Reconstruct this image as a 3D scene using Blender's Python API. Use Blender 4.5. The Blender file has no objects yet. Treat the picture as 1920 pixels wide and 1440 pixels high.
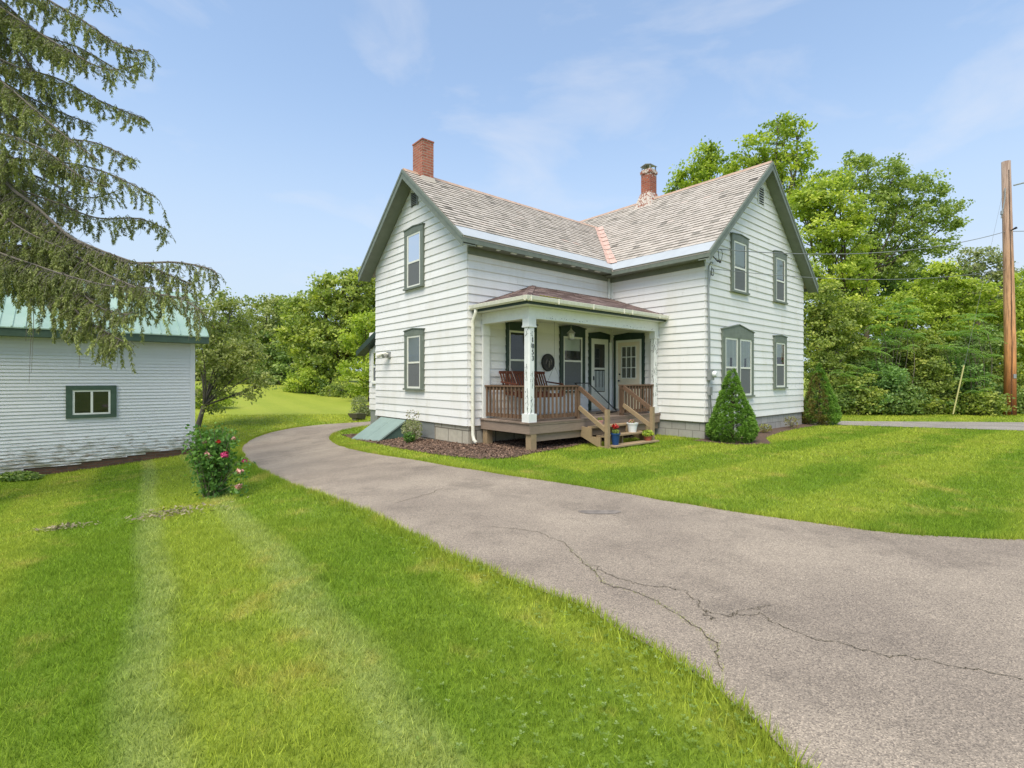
import bpy, bmesh, math, random
import numpy as np
from mathutils import Vector, Matrix

R = math.radians
sc = bpy.context.scene
C = sc.collection
random.seed(7)
rng = np.random.default_rng(7)

# ------------------------------------------------------------------ camera, sky, sun, exposure
EYE = 1.60
F_PX, CX, CY = 945.0, 960.0, 711.5          # focal length and horizon, in pixels of the 1920 x 1440 photograph
cam_d = bpy.data.cameras.new('camera')
cam = bpy.data.objects.new('camera', cam_d); C.objects.link(cam)
cam.location = (0, 0, EYE); cam.rotation_euler = (R(90), 0, 0)
cam_d.sensor_width = 36; cam_d.lens = 36 * F_PX / 1920
cam_d.shift_y = -(720 - CY) / 1920
cam_d.clip_start = 0.05; cam_d.clip_end = 3000
sc.camera = cam

SUN_EL, SUN_AZ = R(58), R(200)              # azimuth clockwise from +Y (north): the sun stands behind the camera
world = bpy.data.worlds.new('World'); sc.world = world; world.use_nodes = True
wn, wl = world.node_tree.nodes, world.node_tree.links
wn.clear()
w_out = wn.new('ShaderNodeOutputWorld'); w_bg = wn.new('ShaderNodeBackground')
sky = wn.new('ShaderNodeTexSky'); sky.sky_type = 'NISHITA'; sky.sun_disc = False
sky.sun_elevation = SUN_EL; sky.sun_rotation = SUN_AZ
sky.air_density = 1.0; sky.dust_density = 1.2; sky.ozone_density = 1.5
tc = wn.new('ShaderNodeTexCoord')
sep = wn.new('ShaderNodeSeparateXYZ'); wl.new(tc.outputs['Generated'], sep.inputs[0])
# thin summer haze: the sky pales towards the horizon
hz = wn.new('ShaderNodeMapRange'); hz.inputs[1].default_value = 0.0; hz.inputs[2].default_value = 0.62
hz.inputs[3].default_value = 0.92; hz.inputs[4].default_value = 0.30; hz.interpolation_type = 'SMOOTHERSTEP'
wl.new(sep.outputs['Z'], hz.inputs[0])
mixh = wn.new('ShaderNodeMix'); mixh.data_type = 'RGBA'
wl.new(hz.outputs[0], mixh.inputs[0])
gain = wn.new('ShaderNodeMix'); gain.data_type = 'RGBA'; gain.blend_type = 'MULTIPLY'; gain.inputs[0].default_value = 1
gain.inputs[7].default_value = (1.04, 1.26, 1.36, 1)
wl.new(sky.outputs[0], gain.inputs[6])
wl.new(gain.outputs[2], mixh.inputs[6]); mixh.inputs[7].default_value = (3.25, 3.75, 4.35, 1)
# wisps of cloud
mp = wn.new('ShaderNodeMapping'); mp.inputs['Scale'].default_value = (1.3, 1.3, 3.6); mp.inputs['Rotation'].default_value = (0.0, 0.25, 0.3)
mp.inputs['Location'].default_value = (0.15, 0.3, 0.55)
wl.new(tc.outputs['Generated'], mp.inputs[0])
n1 = wn.new('ShaderNodeTexNoise'); n1.inputs['Scale'].default_value = 2.0; n1.inputs['Detail'].default_value = 7; n1.inputs['Roughness'].default_value = 0.56; n1.inputs['Distortion'].default_value = 0.5
wl.new(mp.outputs[0], n1.inputs['Vector'])
cr = wn.new('ShaderNodeMapRange'); cr.inputs[1].default_value = 0.50; cr.inputs[2].default_value = 0.80; cr.inputs[3].default_value = 0; cr.inputs[4].default_value = 0.6
wl.new(n1.outputs['Fac'], cr.inputs[0])
mixc = wn.new('ShaderNodeMix'); mixc.data_type = 'RGBA'
wl.new(cr.outputs[0], mixc.inputs[0]); wl.new(mixh.outputs[2], mixc.inputs[6]); mixc.inputs[7].default_value = (4.2, 4.3, 4.6, 1)
wl.new(mixc.outputs[2], w_bg.inputs[0]); w_bg.inputs[1].default_value = 0.145
wl.new(w_bg.outputs[0], w_out.inputs[0])

sun_d = bpy.data.lights.new('sun', 'SUN'); sun_d.energy = 2.75; sun_d.angle = R(38); sun_d.color = (1.0, 0.91, 0.77)
sun = bpy.data.objects.new('sun', sun_d); C.objects.link(sun); sun.location = (0, 0, 60)
sd = Vector((math.sin(SUN_AZ) * math.cos(SUN_EL), math.cos(SUN_AZ) * math.cos(SUN_EL), math.sin(SUN_EL)))
sun.rotation_euler = sd.to_track_quat('Z', 'Y').to_euler()

vs = sc.view_settings
vs.view_transform = 'Standard'; vs.look = 'None'; vs.exposure = 0.50; vs.gamma = 1
sc.render.engine = 'CYCLES'
sc.cycles.max_bounces = 8; sc.cycles.transparent_max_bounces = 12
sc.cycles.use_denoising = True

# ------------------------------------------------------------------ helpers
D2 = np.array([1100.0, 945.0]); D2 /= np.linalg.norm(D2)        # the way the house front runs
D1 = np.array([-D2[1], D2[0]])
YAW = math.atan2(D2[1], D2[0])
C0 = np.array([-1.0785, 12.2797])                              # the corner of the house nearest the porch

def at(px, py, Y):
    return Vector(((px - CX) / F_PX * Y, Y, EYE + (CY - py) / F_PX * Y))
def h2w(u, v):
    p = C0 + u * D2 + v * D1
    return float(p[0]), float(p[1])
def sstep(a, b, x):
    t = np.clip((x - a) / (b - a), 0, 1); return t * t * (3 - 2 * t)
def terr(X, Y):
    X = np.asarray(X, float); Y = np.asarray(Y, float)
    z = -0.95 * sstep(0.5, 13.5, -X) * (1 - sstep(10, 28, Y))
    z = z + 0.9 * sstep(20, 60, Y) * sstep(2, 14, -X) + 0.10 * sstep(19.3, 20.3, Y) * sstep(8, 11, X)
    return z + 0.55 * sstep(20, 34, Y) * sstep(12, 22, -X) + 6.0 * sstep(60, 400, np.hypot(X, Y))
def tz(x, y): return float(terr(x, y))
def hit(px, py):
    """ground point under a pixel of the photograph"""
    t = 1.0
    for _ in range(4000):
        X, Y = (px - CX) / F_PX * t, t
        if EYE + (CY - py) / F_PX * t <= tz(X, Y): break
        t += 0.01 + t * 0.0015
    return X, Y

def lin(r, g, b):
    f = lambda c: (c / 255 / 12.92) if c <= 10 else ((c / 255 + 0.055) / 1.055) ** 2.4
    return (f(r), f(g), f(b), 1)

class MB:
    def __init__(s): s.v = []; s.f = []; s.t = []
    def face(s, pts, tone=0.5):
        n = len(s.v); s.v += [tuple(p) for p in pts]; s.f.append(tuple(range(n, n + len(pts)))); s.t.append(tone)
    def hexa(s, p, tone=0.5):
        """8 corners: bottom ring then top ring"""
        n = len(s.v); s.v += [tuple(q) for q in p]
        for f in ((3, 2, 1, 0), (4, 5, 6, 7), (0, 1, 5, 4), (1, 2, 6, 5), (2, 3, 7, 6), (3, 0, 4, 7)):
            s.f.append(tuple(n + i for i in f)); s.t.append(tone)
    def box(s, x0, x1, y0, y1, z0, z1, tone=0.5):
        s.hexa([(x0, y0, z0), (x1, y0, z0), (x1, y1, z0), (x0, y1, z0), (x0, y0, z1), (x1, y0, z1), (x1, y1, z1), (x0, y1, z1)], tone)
    def beam(s, a, b, w, h, up=(0, 0, 1), tone=0.5):
        a, b = Vector(a), Vector(b); d = (b - a).normalized(); x = d.cross(Vector(up))
        if x.length < 1e-4: x = d.cross(Vector((1, 0, 0)))
        x.normalize(); y = x.cross(d).normalized()
        q = []
        for p in (a, b): q += [p - x * w / 2 - y * h / 2, p + x * w / 2 - y * h / 2, p + x * w / 2 + y * h / 2, p - x * w / 2 + y * h / 2]
        s.hexa(q, tone)
    def prism(s, poly, vec, tone=0.5):
        vec = Vector(vec); n = len(s.v); k = len(poly)
        s.v += [tuple(p) for p in poly] + [tuple(Vector(p) + vec) for p in poly]
        s.f.append(tuple(range(n + k - 1, n - 1, -1))); s.f.append(tuple(range(n + k, n + 2 * k))); s.t += [tone, tone]
        for i in range(k):
            j = (i + 1) % k; s.f.append((n + i, n + j, n + k + j, n + k + i)); s.t.append(tone)
    def tube(s, path, rad, n=8, cap=True, tone=0.5):
        path = [Vector(p) for p in path]; m = len(path)
        if not hasattr(rad, '__len__'): rad = [rad] * m
        b = len(s.v); ref = None
        for i, p in enumerate(path):
            d = (path[min(i + 1, m - 1)] - path[max(i - 1, 0)]).normalized()
            if ref is None: ref = d.orthogonal().normalized()
            ref = (ref - d * ref.dot(d)).normalized(); o = d.cross(ref)
            for k in range(n):
                a = 2 * math.pi * k / n; s.v.append(tuple(p + (ref * math.cos(a) + o * math.sin(a)) * rad[i]))
        for i in range(m - 1):
            for k in range(n):
                s.f.append((b + i * n + k, b + i * n + (k + 1) % n, b + (i + 1) * n + (k + 1) % n, b + (i + 1) * n + k)); s.t.append(tone)
        if cap:
            s.f.append(tuple(b + k for k in reversed(range(n)))); s.f.append(tuple(b + (m - 1) * n + k for k in range(n))); s.t += [tone, tone]
    def lathe(s, c, prof, n=16, tone=0.5):
        s.tube_rings([(c[0], c[1], c[2] + z, r) for r, z in prof], n, tone)
    def tube_rings(s, rings, n, tone=0.5):
        b = len(s.v)
        for x, y, z, r in rings:
            for k in range(n):
                a = 2 * math.pi * k / n; s.v.append((x + r * math.cos(a), y + r * math.sin(a), z))
        for i in range(len(rings) - 1):
            for k in range(n):
                s.f.append((b + i * n + k, b + i * n + (k + 1) % n, b + (i + 1) * n + (k + 1) % n, b + (i + 1) * n + k)); s.t.append(tone)
        s.f.append(tuple(b + k for k in reversed(range(n)))); s.t.append(tone)
        e = b + (len(rings) - 1) * n; s.f.append(tuple(e + k for k in range(n))); s.t.append(tone)
    def build(s, name, mat, parent=None, smooth=False, label=None, recalc=True):
        me = bpy.data.meshes.new(name); me.from_pydata(s.v, [], s.f); me.update()
        a = me.attributes.new('tone', 'FLOAT', 'FACE'); a.data.foreach_set('value', np.array(s.t, np.float32))
        if recalc:
            bm = bmesh.new(); bm.from_mesh(me); bmesh.ops.recalc_face_normals(bm, faces=bm.faces); bm.to_mesh(me); bm.free()
        if smooth:
            me.polygons.foreach_set('use_smooth', [True] * len(me.polygons))
        me.materials.append(mat)
        o = bpy.data.objects.new(name, me); C.objects.link(o)
        if parent is not None: o.parent = parent
        if label: o['label'] = label
        return o

def np_mesh(name, V, k, tone, mat, parent=None, extra=None):
    """V: (N*k, 3) corners of N separate k-sided faces"""
    V = np.ascontiguousarray(V, np.float32); n = len(V) // k
    me = bpy.data.meshes.new(name)
    me.vertices.add(len(V)); me.vertices.foreach_set('co', V.ravel())
    me.loops.add(len(V)); me.loops.foreach_set('vertex_index', np.arange(len(V), dtype=np.int32))
    me.polygons.add(n); me.polygons.foreach_set('loop_start', np.arange(0, len(V), k, dtype=np.int32))
    me.update(calc_edges=True)
    a = me.attributes.new('tone', 'FLOAT', 'FACE'); a.data.foreach_set('value', np.asarray(tone, np.float32))
    me.materials.append(mat)
    o = bpy.data.objects.new(name, me); C.objects.link(o)
    if parent is not None: o.parent = parent
    return o

def tag(o, label=None, cat=None, group=None, kind=None):
    if label: o['label'] = label
    if cat: o['category'] = cat
    if group: o['group'] = group
    if kind: o['kind'] = kind
    return o
def thing(name, label, cat, loc=(0, 0, 0), rz=0, group=None):
    o = bpy.data.objects.new(name, None); C.objects.link(o); o.location = loc; o.rotation_euler = (0, 0, rz)
    o.empty_display_size = 0.2
    return tag(o, label, cat, group)

# ------------------------------------------------------------------ materials
def new_mat(name):
    m = bpy.data.materials.new(name); m.use_nodes = True
    nt = m.node_tree; b = nt.nodes['Principled BSDF']
    return m, nt.nodes, nt.links, b
def noise(n, l, vec, scale, detail=4, rough=0.55):
    t = n.new('ShaderNodeTexNoise'); t.inputs['Scale'].default_value = scale; t.inputs['Detail'].default_value = detail; t.inputs['Roughness'].default_value = rough
    if vec is not None: l.new(vec, t.inputs['Vector'])
    return t.outputs['Fac']
def ramp(n, l, fac, stops):
    r = n.new('ShaderNodeValToRGB'); e = r.color_ramp.elements
    while len(e) < len(stops): e.new(0.5)
    for i, (p, c) in enumerate(stops): e[i].position = p; e[i].color = c
    l.new(fac, r.inputs[0]); return r.outputs[0]
def mapr(n, l, v, a, b, c, d):
    m = n.new('ShaderNodeMapRange'); l.new(v, m.inputs[0])
    for i, x in enumerate((a, b, c, d)): m.inputs[i + 1].default_value = x
    return m.outputs[0]
def mix(n, l, fac, a, b, mode='MIX'):
    m = n.new('ShaderNodeMix'); m.data_type = 'RGBA'; m.blend_type = mode
    for s, v in ((0, fac), (6, a), (7, b)):
        if hasattr(v, 'default_value'): l.new(v, m.inputs[s])
        else: m.inputs[s].default_value = v
    return m.outputs[2]
def math_(n, l, op, a, b=None, c=None):
    m = n.new('ShaderNodeMath'); m.operation = op
    for i, v in enumerate((a, b, c)):
        if v is None: continue
        if hasattr(v, 'default_value'): l.new(v, m.inputs[i])
        else: m.inputs[i].default_value = v
    return m.outputs[0]
def bump(n, l, b, h, strength, dist=0.01):
    k = n.new('ShaderNodeBump'); k.inputs['Strength'].default_value = strength; k.inputs['Distance'].default_value = dist
    l.new(h, k.inputs['Height']); l.new(k.outputs[0], b.inputs['Normal'])
def objv(n, l, scale=(1, 1, 1)):
    t = n.new('ShaderNodeTexCoord'); m = n.new('ShaderNodeMapping'); m.inputs['Scale'].default_value = scale
    l.new(t.outputs['Object'], m.inputs[0]); return m.outputs[0]
def attr(n, name='tone'):
    a = n.new('ShaderNodeAttribute'); a.attribute_name = name; return a.outputs['Fac']

def plain(name, col, rough=0.6, var=0.12, scale=6, spec=0.4, metal=0, tone=0.0):
    m, n, l, b = new_mat(name)
    f = noise(n, l, objv(n, l), scale, 6)
    dark = tuple(c * (1 - var) for c in col[:3]) + (1,); light = tuple(min(1, c * (1 + var)) for c in col[:3]) + (1,)
    c = ramp(n, l, f, [(0.3, dark), (0.7, light)])
    if tone:
        c = mix(n, l, 1.0, c, ramp(n, l, attr(n), [(0, (1 - tone,) * 3 + (1,)), (1, (1 + tone * 0.6,) * 3 + (1,))]), 'MULTIPLY')
    l.new(c, b.inputs['Base Color']); b.inputs['Roughness'].default_value = rough
    b.inputs['Specular IOR Level'].default_value = spec; b.inputs['Metallic'].default_value = metal
    return m

def wood(name, c1, c2, rough=0.8, scale=(14, 14, 14)):
    m, n, l, b = new_mat(name)
    v = objv(n, l, scale); f = noise(n, l, v, 1.0, 8, 0.7); g = noise(n, l, objv(n, l), 3.0, 4)
    c = mix(n, l, f, c1, c2); c = mix(n, l, mapr(n, l, g, 0.45, 0.7, 0, 0.45), c, tuple(x * 0.55 for x in c1[:3]) + (1,))
    c = mix(n, l, 1.0, c, ramp(n, l, attr(n), [(0, (0.72,) * 3 + (1,)), (1, (1.25,) * 3 + (1,))]), 'MULTIPLY')
    l.new(c, b.inputs['Base Color']); b.inputs['Roughness'].default_value = rough; b.inputs['Specular IOR Level'].default_value = 0.25
    bump(n, l, b, f, 0.4, 0.004)
    return m

def siding_mat(name, col, dirt, stain_amt):
    m, n, l, b = new_mat(name)
    v = objv(n, l)
    c = mix(n, l, 1.0, col, ramp(n, l, attr(n), [(0, (0.93, 0.93, 0.92, 1)), (1, (1.03,) * 3 + (1,))]), 'MULTIPLY')
    st = noise(n, l, objv(n, l, (2.2, 2.2, 0.5)), 1.2, 6, 0.62)
    c = mix(n, l, mapr(n, l, st, 0.50, 0.80, 0, stain_amt), c, dirt)
    sp = noise(n, l, v, 14, 3, 0.7)
    c = mix(n, l, mapr(n, l, sp, 0.66, 0.74, 0, 0.25 * stain_amt / 0.3), c, tuple(x * 0.5 for x in dirt[:3]) + (1,))
    l.new(c, b.inputs['Base Color']); b.inputs['Roughness'].default_value = 0.55; b.inputs['Specular IOR Level'].default_value = 0.35
    bump(n, l, b, noise(n, l, objv(n, l, (3, 3, 40)), 4, 4), 0.15, 0.004)
    return m

M = {}
M['siding'] = siding_mat('white_clapboard', (0.82, 0.797, 0.770, 1), lin(196, 188, 160), 0.30)
def barn_mat():
    m, n, l, b = new_mat('weathered_white_clapboard')
    v = objv(n, l)
    c = mix(n, l, 1.0, (0.70, 0.71, 0.73, 1), ramp(n, l, attr(n), [(0, (0.95, 0.95, 0.955, 1)), (1, (1.03,) * 3 + (1,))]), 'MULTIPLY')
    s = n.new('ShaderNodeSeparateXYZ'); l.new(v, s.inputs[0])
    low = mapr(n, l, s.outputs['Z'], 0.9, -0.5, 0.0, 0.20)                    # paint wears off near the ground
    pe = noise(n, l, objv(n, l, (1.6, 1, 16)), 2.2, 7, 0.7)
    wear = mapr(n, l, math_(n, l, 'ADD', pe, low), 0.68, 0.74, 0, 1)
    c = mix(n, l, wear, c, lin(150, 140, 128))
    mo = mapr(n, l, math_(n, l, 'ADD', noise(n, l, objv(n, l, (1, 1, 2)), 1.6, 5, 0.65), mapr(n, l, s.outputs['Z'], 0.35, -0.6, 0, 0.3)), 0.70, 0.86, 0, 0.75)
    c = mix(n, l, mo, c, lin(112, 112, 78))
    l.new(c, b.inputs['Base Color']); b.inputs['Roughness'].default_value = 0.7
    return m
M['barn_siding'] = barn_mat()
M['white'] = plain('white_painted_wood', (0.78, 0.78, 0.74, 1), 0.5, 0.05, 9)
M['cream'] = plain('cream_sash', lin(226, 225, 212), 0.45, 0.05, 9)
M['trim'] = plain('grey_green_trim', lin(112, 119, 107), 0.55, 0.14, 7)
M['soffit'] = plain('green_grey_soffit', lin(116, 122, 108), 0.6, 0.1, 5)
M['dkgreen'] = plain('dark_green_paint', lin(44, 62, 52), 0.45, 0.15, 7)
M['barn_trim'] = plain('dull_green_paint', lin(72, 92, 78), 0.5, 0.15, 7)
M['alu'] = plain('pale_metal_eave', lin(180, 184, 186), 0.5, 0.05, 3, 0.4, 0.0)
M['gutter'] = plain('white_gutter', lin(226, 222, 204), 0.4, 0.10, 12)
M['copper'] = plain('pinkish_metal', lin(214, 178, 160), 0.5, 0.22, 14, 0.5, 0.1)
M['ridge'] = plain('rusty_ridge', lin(182, 152, 130), 0.6, 0.25, 10)
M['tan'] = plain('tan_door', lin(226, 212, 184), 0.45, 0.05, 5)
M['grey'] = plain('grey_metal', lin(150, 152, 150), 0.45, 0.1, 10, 0.5, 0.3)
M['dark'] = plain('dark_metal', lin(48, 46, 44), 0.5, 0.2, 20, 0.5, 0.3)
M['black'] = plain('black', lin(24, 24, 24), 0.5, 0.1)
M['bulk'] = plain('pale_green_steel', lin(134, 152, 143), 0.7, 0.08, 3)
M['bulkside'] = plain('green_steel', lin(84, 108, 98), 0.5, 0.1, 3)
M['shade_refl'] = plain('shade_cloth_and_reflection', lin(222, 224, 216), 0.9, 0.05, 3)  # roller shade cloth, also the painted sky reflection in the upper gable windows
M['curtain'] = plain('lace_curtain', lin(232, 232, 226), 0.9, 0.10, 20, tone=0.15)
M['door_blind'] = plain('pleated_door_curtain', lin(150, 150, 138), 0.9, 0.15, 40)
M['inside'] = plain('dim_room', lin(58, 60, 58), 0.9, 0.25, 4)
M['screen'] = plain('insect_screen', lin(104, 106, 106), 0.7, 0.08, 30)
M['deck'] = wood('weathered_deck_boards', lin(164, 144, 126), lin(118, 102, 92), 0.8, (5, 5, 34))
M['rail'] = wood('stained_rail_wood', lin(134, 108, 86), lin(92, 70, 56))
M['palewood'] = wood('pale_treated_wood', lin(178, 154, 120), lin(138, 118, 92))
M['swing'] = wood('red_brown_wood', lin(118, 66, 46), lin(82, 44, 32))
M['pole'] = None
M['bark'] = wood('bark', lin(96, 84, 70), lin(58, 50, 42), 0.95, (10, 10, 2))
M['greybark'] = wood('grey_bark', lin(132, 124, 112), lin(84, 78, 70), 0.95, (14, 14, 14))
M['twig'] = plain('brown_twig', lin(112, 104, 86), 0.9, 0.25, 10)
M['white_pot'] = plain('white_pot', lin(226, 228, 226), 0.35, 0.03)
M['blue_pot'] = plain('blue_pot', lin(34, 66, 112), 0.35, 0.08)
M['clay'] = plain('terracotta', lin(160, 86, 66), 0.7, 0.12)
M['red'] = plain('red_petals', lin(190, 40, 34), 0.6, 0.25, 30, tone=0.3)
M['pink'] = plain('pink_petals', lin(214, 70, 122), 0.6, 0.25, 30, tone=0.35)
M['palepink'] = plain('pale_pink_petals', lin(222, 164, 150), 0.6, 0.2, 30, tone=0.3)
M['digit'] = plain('black_numerals', lin(30, 32, 34), 0.5, 0.05)
M['vinepaint'] = plain('painted_vine', lin(72, 84, 72), 0.7, 0.2, 40)
M['yellow'] = plain('yellow_guard', lin(178, 172, 112), 0.6, 0.1, 4)
M['moss'] = plain('moss', lin(150, 148, 50), 0.95, 0.3, 40)
M['relief'] = plain('worn_relief', lin(120, 112, 106), 0.5, 0.3, 20, 0.5, 0.3)
M['pewter'] = plain('pewter', lin(176, 176, 168), 0.35, 0.1, 20, 0.5, 0.6); 
M['wire'] = plain('wire', lin(120, 122, 122), 0.5, 0.05)

def brick_mat(name, c1, c2, mortar, sx, sy, mort=0.02, flake=None):
    m, n, l, b = new_mat(name)
    t = n.new('ShaderNodeTexCoord'); g = n.new('ShaderNodeNewGeometry')
    s = n.new('ShaderNodeSeparateXYZ'); l.new(t.outputs['Object'], s.inputs[0])
    # wrap round the corners: run along x + y
    cb = n.new('ShaderNodeCombineXYZ'); l.new(math_(n, l, 'ADD', s.outputs['X'], s.outputs['Y']), cb.inputs[0]); l.new(s.outputs['Z'], cb.inputs[1])
    br = n.new('ShaderNodeTexBrick'); l.new(cb.outputs[0], br.inputs['Vector'])
    br.inputs['Scale'].default_value = 1; br.inputs['Brick Width'].default_value = sx; br.inputs['Row Height'].default_value = sy
    br.inputs['Mortar Size'].default_value = mort; br.inputs['Color1'].default_value = c1; br.inputs['Color2'].default_value = c2; br.inputs['Mortar'].default_value = mortar
    c = br.outputs['Color']
    f = noise(n, l, objv(n, l), 9, 6, 0.65)
    c = mix(n, l, mapr(n, l, f, 0.35, 0.75, 0, 0.5), c, tuple(x * 0.55 for x in c1[:3]) + (1,))
    if flake:
        f2 = noise(n, l, objv(n, l), 14, 4, 0.6)
        hi = math_(n, l, 'ABSOLUTE', math_(n, l, 'SUBTRACT', s.outputs['Z'], flake[1]))
        k = mapr(n, l, math_(n, l, 'ADD', f2, mapr(n, l, hi, 0.0, 0.55, -0.16, 0.13)), 0.56, 0.62, 0, 0.9)
        c = mix(n, l, k, c, flake[0])
    l.new(c, b.inputs['Base Color']); b.inputs['Roughness'].default_value = 0.85
    inv = math_(n, l, 'SUBTRACT', 1.0, br.outputs['Fac'])
    bump(n, l, b, inv, 0.5, 0.012)
    return m
M['brick'] = brick_mat('red_brick', lin(182, 108, 86), lin(146, 80, 62), lin(168, 148, 130), 0.21, 0.075, 0.009)
M['brick_old'] = brick_mat('flaking_red_brick', lin(168, 90, 64), lin(140, 70, 52), lin(140, 122, 106), 0.21, 0.075, 0.009, (lin(204, 196, 184), 8.85))
M['brick_barn'] = brick_mat('dark_foundation_brick', lin(116, 82, 66), lin(92, 66, 54), lin(96, 86, 76), 0.21, 0.075, 0.010)
M['stone'] = brick_mat('rough_foundation_stone', lin(190, 182, 164), lin(160, 152, 136), lin(104, 96, 84), 0.62, 0.34, 0.014)
M['block'] = brick_mat('grey_foundation_block', lin(178, 174, 166), lin(160, 156, 150), lin(126, 122, 116), 0.42, 0.21, 0.010)

def shingle_mat(name, stops, lichen):
    m, n, l, b = new_mat(name)
    c = ramp(n, l, attr(n), stops)
    f = noise(n, l, objv(n, l), 3.0, 6, 0.65)
    c = mix(n, l, mapr(n, l, f, 0.42, 0.75, 0, 0.55), c, lichen)
    g = noise(n, l, objv(n, l), 40, 3, 0.7)
    c = mix(n, l, 1.0, c, ramp(n, l, g, [(0.3, (0.85,) * 3 + (1,)), (0.7, (1.1,) * 3 + (1,))]), 'MULTIPLY')
    l.new(c, b.inputs['Base Color']); b.inputs['Roughness'].default_value = 0.8; b.inputs['Specular IOR Level'].default_value = 0.15
    bump(n, l, b, g, 0.3, 0.004)
    return m
M['slate'] = shingle_mat('weathered_slate', [(0, lin(96, 90, 84)), (0.2, lin(156, 149, 138)), (0.5, lin(190, 179, 167)), (0.85, lin(200, 190, 178)), (1, lin(202, 178, 164))], lin(192, 182, 169))
M['asphalt_shingle'] = shingle_mat('brown_asphalt_shingle', [(0, lin(92, 74, 70)), (0.5, lin(122, 102, 96)), (1, lin(148, 128, 118))], lin(118, 104, 98))

def metal_roof():
    m, n, l, b = new_mat('pale_green_metal_roof')
    f = noise(n, l, objv(n, l, (1, 1, 1)), 1.2, 5)
    l.new(ramp(n, l, f, [(0.3, lin(150, 178, 158)), (0.7, lin(172, 194, 176))]), b.inputs['Base Color'])
    b.inputs['Roughness'].default_value = 0.32; b.inputs['Metallic'].default_value = 0.15
    return m
M['metal_roof'] = metal_roof()

def glass_mat():
    m, n, l, b = new_mat('window_glass')
    n.remove(b)
    tr = n.new('ShaderNodeBsdfTransparent'); tr.inputs[0].default_value = (0.86, 0.88, 0.87, 1)
    gl = n.new('ShaderNodeBsdfGlossy'); gl.inputs['Roughness'].default_value = 0.02
    fr = n.new('ShaderNodeFresnel'); fr.inputs[0].default_value = 1.55
    wv = noise(n, l, objv(n, l), 2.2, 2)
    bp = n.new('ShaderNodeBump'); bp.inputs['Strength'].default_value = 0.05; bp.inputs['Distance'].default_value = 0.02; l.new(wv, bp.inputs['Height'])
    l.new(bp.outputs[0], gl.inputs['Normal'])
    mx = n.new('ShaderNodeMixShader'); l.new(math_(n, l, 'MULTIPLY_ADD', fr.outputs[0], 1.0, 0.03), mx.inputs[0]); l.new(tr.outputs[0], mx.inputs[1]); l.new(gl.outputs[0], mx.inputs[2])
    l.new(mx.outputs[0], n['Material Output'].inputs[0])
    return m
M['glass'] = glass_mat()

def foliage(name, dark, mid, light, trans=0.42, rough=0.5):
    m, n, l, b = new_mat(name)
    c = ramp(n, l, attr(n), [(0.05, dark), (0.5, mid), (0.95, light)])
    l.new(c, b.inputs['Base Color']); b.inputs['Roughness'].default_value = rough; b.inputs['Specular IOR Level'].default_value = 0.3
    tr = n.new('ShaderNodeBsdfTranslucent'); l.new(mix(n, l, 1.0, c, (1.1, 1.25, 0.5, 1), 'MULTIPLY'), tr.inputs[0])
    mx = n.new('ShaderNodeMixShader'); mx.inputs[0].default_value = trans
    l.new(b.outputs[0], mx.inputs[1]); l.new(tr.outputs[0], mx.inputs[2]); l.new(mx.outputs[0], n['Material Output'].inputs[0])
    return m
FO = {
 'mid':    foliage('green_leaves', (0.140, 0.189, 0.049, 1), (0.310, 0.378, 0.085, 1), (0.591, 0.598, 0.134, 1)),
 'yellow': foliage('yellow_green_leaves', (0.165, 0.241, 0.037, 1), (0.393, 0.482, 0.070, 1), (0.703, 0.720, 0.125, 1)),
 'olive':  foliage('olive_leaves', (0.154, 0.196, 0.064, 1), (0.323, 0.360, 0.116, 1), (0.542, 0.546, 0.211, 1)),
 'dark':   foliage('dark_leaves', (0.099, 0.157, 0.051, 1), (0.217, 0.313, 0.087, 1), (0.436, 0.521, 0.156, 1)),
 'sumac':  foliage('blue_green_leaves', (0.107, 0.198, 0.064, 1), (0.247, 0.397, 0.116, 1), (0.464, 0.617, 0.211, 1)),
 'pale':   foliage('pale_leaves', (0.164, 0.194, 0.089, 1), (0.311, 0.342, 0.164, 1), (0.507, 0.505, 0.283, 1)),
 'spruce': foliage('spruce_needles', (0.106, 0.124, 0.043, 1), (0.241, 0.264, 0.083, 1), (0.421, 0.454, 0.144, 1), 0.2),
 'dwarf':  foliage('bright_needles', (0.086, 0.164, 0.024, 1), (0.179, 0.327, 0.050, 1), (0.292, 0.458, 0.074, 1), 0.25),
 'brown':  foliage('browning_needles', (0.103, 0.073, 0.029, 1), (0.240, 0.189, 0.058, 1), (0.309, 0.349, 0.073, 1), 0.25),
 'rose':   foliage('rose_leaves', (0.058, 0.132, 0.029, 1), (0.125, 0.255, 0.053, 1), (0.252, 0.422, 0.088, 1)),
 'ash':    foliage('airy_green_leaves', (0.158, 0.228, 0.050, 1), (0.317, 0.396, 0.095, 1), (0.502, 0.552, 0.176, 1)),
}

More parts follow.
